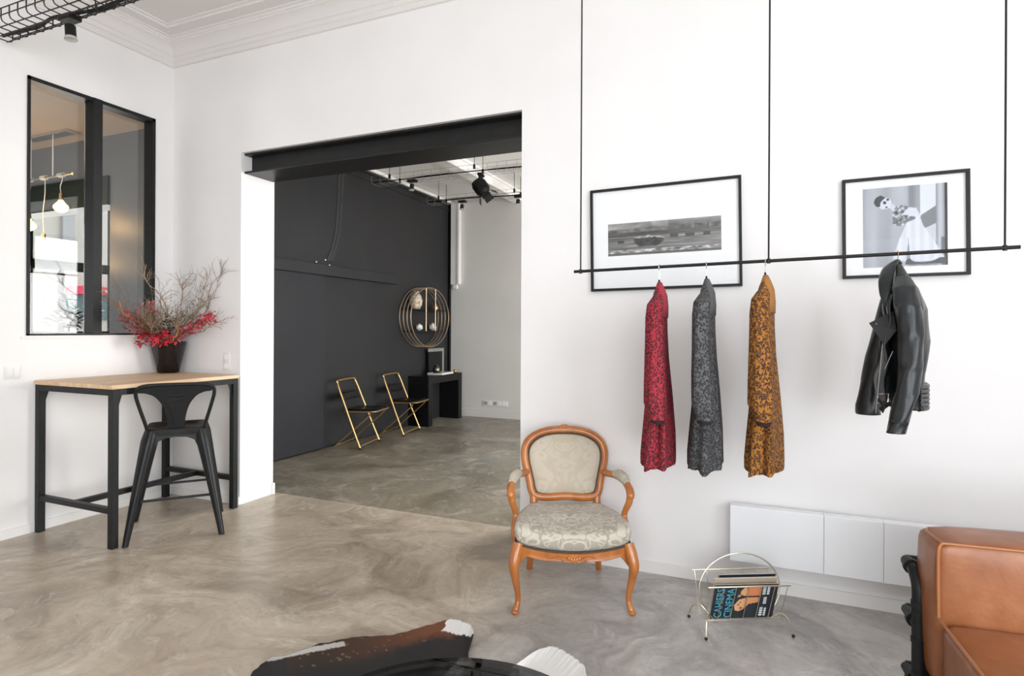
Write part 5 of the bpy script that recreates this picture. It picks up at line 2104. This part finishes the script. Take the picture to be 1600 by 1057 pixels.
m.box(-0.004, 0.010, -0.21, 0.185, 0.0, 0.33)
m.build('black_picture', 'black_plastic', pf, smooth=False)
gl_ = thing('glass_cloche', 'small glass jar with gold inside, in front of the black frame on the console', 'jar', (-4.43, 7.56, 0.731))
m = MB()
m.lathe([(0.0, 0.0), (0.05, 0.0), (0.062, 0.03), (0.06, 0.07), (0.045, 0.10), (0.03, 0.115), (0.03, 0.125), (0.026, 0.125), (0.026, 0.113), (0.041, 0.097), (0.055, 0.068), (0.056, 0.032), (0.045, 0.006), (0, 0.006)], (0, 0, 0), 24, (False, False))
m.build('glass_body', 'bottle_glass', gl_)
m = MB()
m.ball((0, 0, 0.045), 0.034, 12, (1, 1, 1.1))
m.build('gold_filling', 'brass', gl_)
m = MB()
m.lathe([(0, 0), (0.03, 0), (0.038, 0.015), (0.034, 0.03), (0.012, 0.045), (0.012, 0.055), (0, 0.056)], (-4.40, 8.06, 0.705), 18, (False, False))
tag(m.build('brass_bell', 'brass'), 'small brass bell at the right end of the black console', 'bell')

# round wall shelf of nested rings
SY, SZ0 = 7.435, 1.548
rs = thing('round_shelf', 'round bronze ring wall shelf with two black boards on the charcoal wall', 'shelf', (XD, SY, SZ0))
for k, (dx, ry, rz_) in enumerate(((0.012, 0.53, 0.43), (0.075, 0.53, 0.43), (0.135, 0.53, 0.43), (0.195, 0.53, 0.43))):
    m = MB()
    m.sweep([(dx, ry * cos(2 * PI * i / 72), rz_ * sin(2 * PI * i / 72)) for i in range(72)], 0.0075, 8, closed=True)
    m.build('ring', 'bronze_ring', rs)
for z in (0.105, -0.20):
    hwy = 0.53 * math.sqrt(1 - (z / 0.43) ** 2)
    m = MB()
    m.box(0.012, 0.195, -hwy + 0.01, hwy - 0.01, z - 0.008, z + 0.004)
    m.build('shelf_board', 'black_lacquer', rs, smooth=False)
for y in (-0.13, 0.13):
    zt = 0.43 * math.sqrt(1 - (y / 0.53) ** 2)
    m = MB()
    m.cyl((0.195, y, -0.20), (0.195, y, zt), 0.010, seg=10)
    m.build('upright', 'bronze_ring', rs)
m = MB()
m.lathe([(0, 0), (0.05, 0), (0.085, 0.06), (0.095, 0.13), (0.07, 0.20), (0.035, 0.235), (0.04, 0.26), (0.03, 0.26), (0, 0.24)], (XD + 0.10, SY - 0.25, SZ0 + 0.109), 24, (False, False))
tag(m.build('mottled_vase', 'vase_mottle'), 'mottled beige vase on the upper board of the round shelf', 'vase')
m = MB()
m.lathe([(0, 0), (0.035, 0), (0.05, 0.03), (0.045, 0.06), (0.02, 0.085), (0.012, 0.11), (0.016, 0.12), (0, 0.12)], (XD + 0.11, SY + 0.27, SZ0 + 0.109), 20, (False, False))
tag(m.build('gold_flask', 'brass'), 'small gold flask on the right of the upper round shelf board', 'flask')


def facet(label, y, s, mat):
    b2 = bmesh.new()
    bmesh.ops.create_icosphere(b2, subdivisions=1, radius=s)
    bmesh.ops.scale(b2, vec=(0.85, 1, 0.85), verts=b2.verts)
    m = MB()
    m._merge(b2)
    o = m.build('faceted_ornament', mat, smooth=False)
    zmin = min(v.co.z for v in o.data.vertices)
    o.location = (XD + 0.11, y, SZ0 - 0.196 - zmin)
    return tag(o, label, 'ornament')


facet('grey faceted ornament on the left of the lower round shelf board', SY - 0.17, 0.062, 'white_plastic')
facet('white faceted ornament on the right of the lower round shelf board', SY + 0.20, 0.072, 'stone_white')

# sockets, cable run and bits fixed to the walls of the back room
sk_ = thing('socket_strip', 'row of white sockets low on the end wall of the back room', 'socket', (-3.83, YE, 0.225))
m = MB()
m.box(-0.21, 0.21, -0.012, 0, -0.04, 0.04, 0.003)
m.build('plate', 'white_plastic', sk_, smooth=False)
for k in range(5):
    m = MB()
    m.box(-0.195 + 0.08 * k, -0.135 + 0.08 * k, -0.0145, -0.011, -0.028, 0.028, 0.002)
    m.build('socket_outlet', 'socket_grey' if k in (0, 2) else 'white_enamel', sk_, smooth=False)
m = MB()
m.box(-4.575, -4.50, YE - 0.045, YE, 2.02, 2.09, 0.004)
tag(m.build('junction_box', 'white_plastic'), 'small white junction box under the boxed duct on the end wall', 'box')
m = MB()
m.box(-4.315, -4.28, 8.15, 8.21, 0.24, 0.36, 0.004)
cdt = thing('wall_conduit', 'grey painted cable run curving down the charcoal wall to the door track', 'conduit', (XD, 5.60, 2.14))
for off, col in ((0.0, 'slate_paint'), (0.055, 'slate_paint')):
    q = MB()
    q.sweep(catmull([(0.002, 0.085 + off, 1.24), (0.006, 0.055 + off, 1.06), (0.006, 0.03 + off, 0.72), (0.006, 0.0 + off, 0.42), (0.006, -0.07 + off, 0.17), (0.006, -0.16 + off, 0.02)], 6), 0.024, 8, flat=0.2, up=(0, 1, 0))
    q.build('cable_cover', 'charcoal_light', cdt)
for y, z in ((-0.20, 0.03), (-0.13, -0.025), (-0.35, -0.01)):
    q = MB()
    q.ball((0.012, y, z), 0.014, 10, (0.6, 1, 1))
    q.build('fixing', 'chrome', cdt)
m.bm.free()

# ================================================================== THINGS SEEN THROUGH THE LEFT WINDOW
pn = thing('pendant_lamp', 'brass bar pendant lamp with glowing bulbs seen through the left window', 'lamp', (-7.2, 3.92, 3.015))
m = MB()
m.box(-0.32, 0.40, -0.05, 0.05, ZN - 3.015 - 0.035, ZN - 3.015, 0.003)
m.build('canopy', 'chrome', pn, smooth=False)
m = MB()
m.cyl((-0.62, 0, 0.0), (0.45, 0, 0.0), 0.010, seg=10)
m.ball((0.45, 0, 0), 0.020, 12)
m.ball((-0.62, 0, 0), 0.020, 12)
m.build('bar', 'pale_brass', pn)
m = MB()
for x in (0.10, -0.30):
    m.cyl((x, 0, 0), (x, 0, ZN - 3.015 - 0.03), 0.006, seg=8)
m.build('suspension_cord', 'white_plastic', pn)
for x, dz in ((0.245, -0.20), (-0.06, -0.62), (-0.33, -0.36)):
    m = MB()
    coil = [(x - 0.05 + 0.10 * k / 30, 0.022 * cos(k * 0.9), 0.022 * sin(k * 0.9)) for k in range(31)]
    m.sweep(coil, 0.004, 6)
    m.sweep(catmull([(x, 0.012, 0), (x + 0.02, 0, dz * 0.3), (x - 0.012, 0, dz * 0.6), (x, 0, dz)], 5), 0.004, 6)
    m.build('bulb_cord', 'white_plastic', pn)
    m = MB()
    m.cyl((x, 0, dz + 0.005), (x, 0, dz - 0.07), 0.018, 0.022, 12)
    bh = m.build('bulb_holder', 'brass', pn)
    m = MB()
    m.lathe([(0.0, dz - 0.065), (0.02, dz - 0.07), (0.035, dz - 0.095), (0.066, dz - 0.13), (0.070, dz - 0.15), (0.055, dz - 0.18), (0.025, dz - 0.20), (0, dz - 0.205)], (x, 0, 0), 20, (False, False))
    m.build('bulb', 'warm_bulb', bh)

pp = thing('potted_plant', 'dark leaved plant in a tall pot seen through the left window', 'plant', (-8.2, 4.72, 0))
m = MB()
m.lathe([(0, 0), (0.15, 0), (0.19, 0.55), (0.175, 0.55), (0.16, 0.5), (0, 0.5)], (0, 0, 0), 24, (False, False))
m.build('pot', 'black_plastic', pp)
m = MB()
m.cyl((0, 0, 0.5), (0, 0, 1.42), 0.022, 0.016, 8)
for k in range(7):
    a = k * 0.9
    m.sweep(catmull([(0, 0, 1.38), (0.08 * cos(a), 0.14 * sin(a), 1.46), (0.12 * cos(a), 0.30 * sin(a), 1.52)], 4), 0.008, 6)
m.build('stem', 'leaf_green', pp)
rn = random.Random(2)
m = MB()
for k in range(70):
    a = rn.uniform(0, 2 * PI)
    r_ = rn.uniform(0.05, 0.36)
    leaf(m, (0.4 * r_ * cos(a), r_ * sin(a), 1.44 + rn.uniform(-0.05, 0.14)), (cos(a) * 0.5, sin(a), rn.uniform(-0.5, 0.4)), 0.11, 0.035)
m.build('leaves', 'leaf_green', pp, angle=180)

# glow of the pendant's bulbs
for x, z in ((-6.955, 2.57), (-7.26, 2.15), (-7.53, 2.41)):
    d_ = bpy.data.lights.new('bulb_light', 'POINT')
    d_.energy = 6
    d_.color = (1.0, 0.6, 0.25)
    d_.shadow_soft_size = 0.08
    o_ = bpy.data.objects.new('bulb_light', d_)
    C.objects.link(o_)
    o_.location = (x, 3.82, z - 0.02)
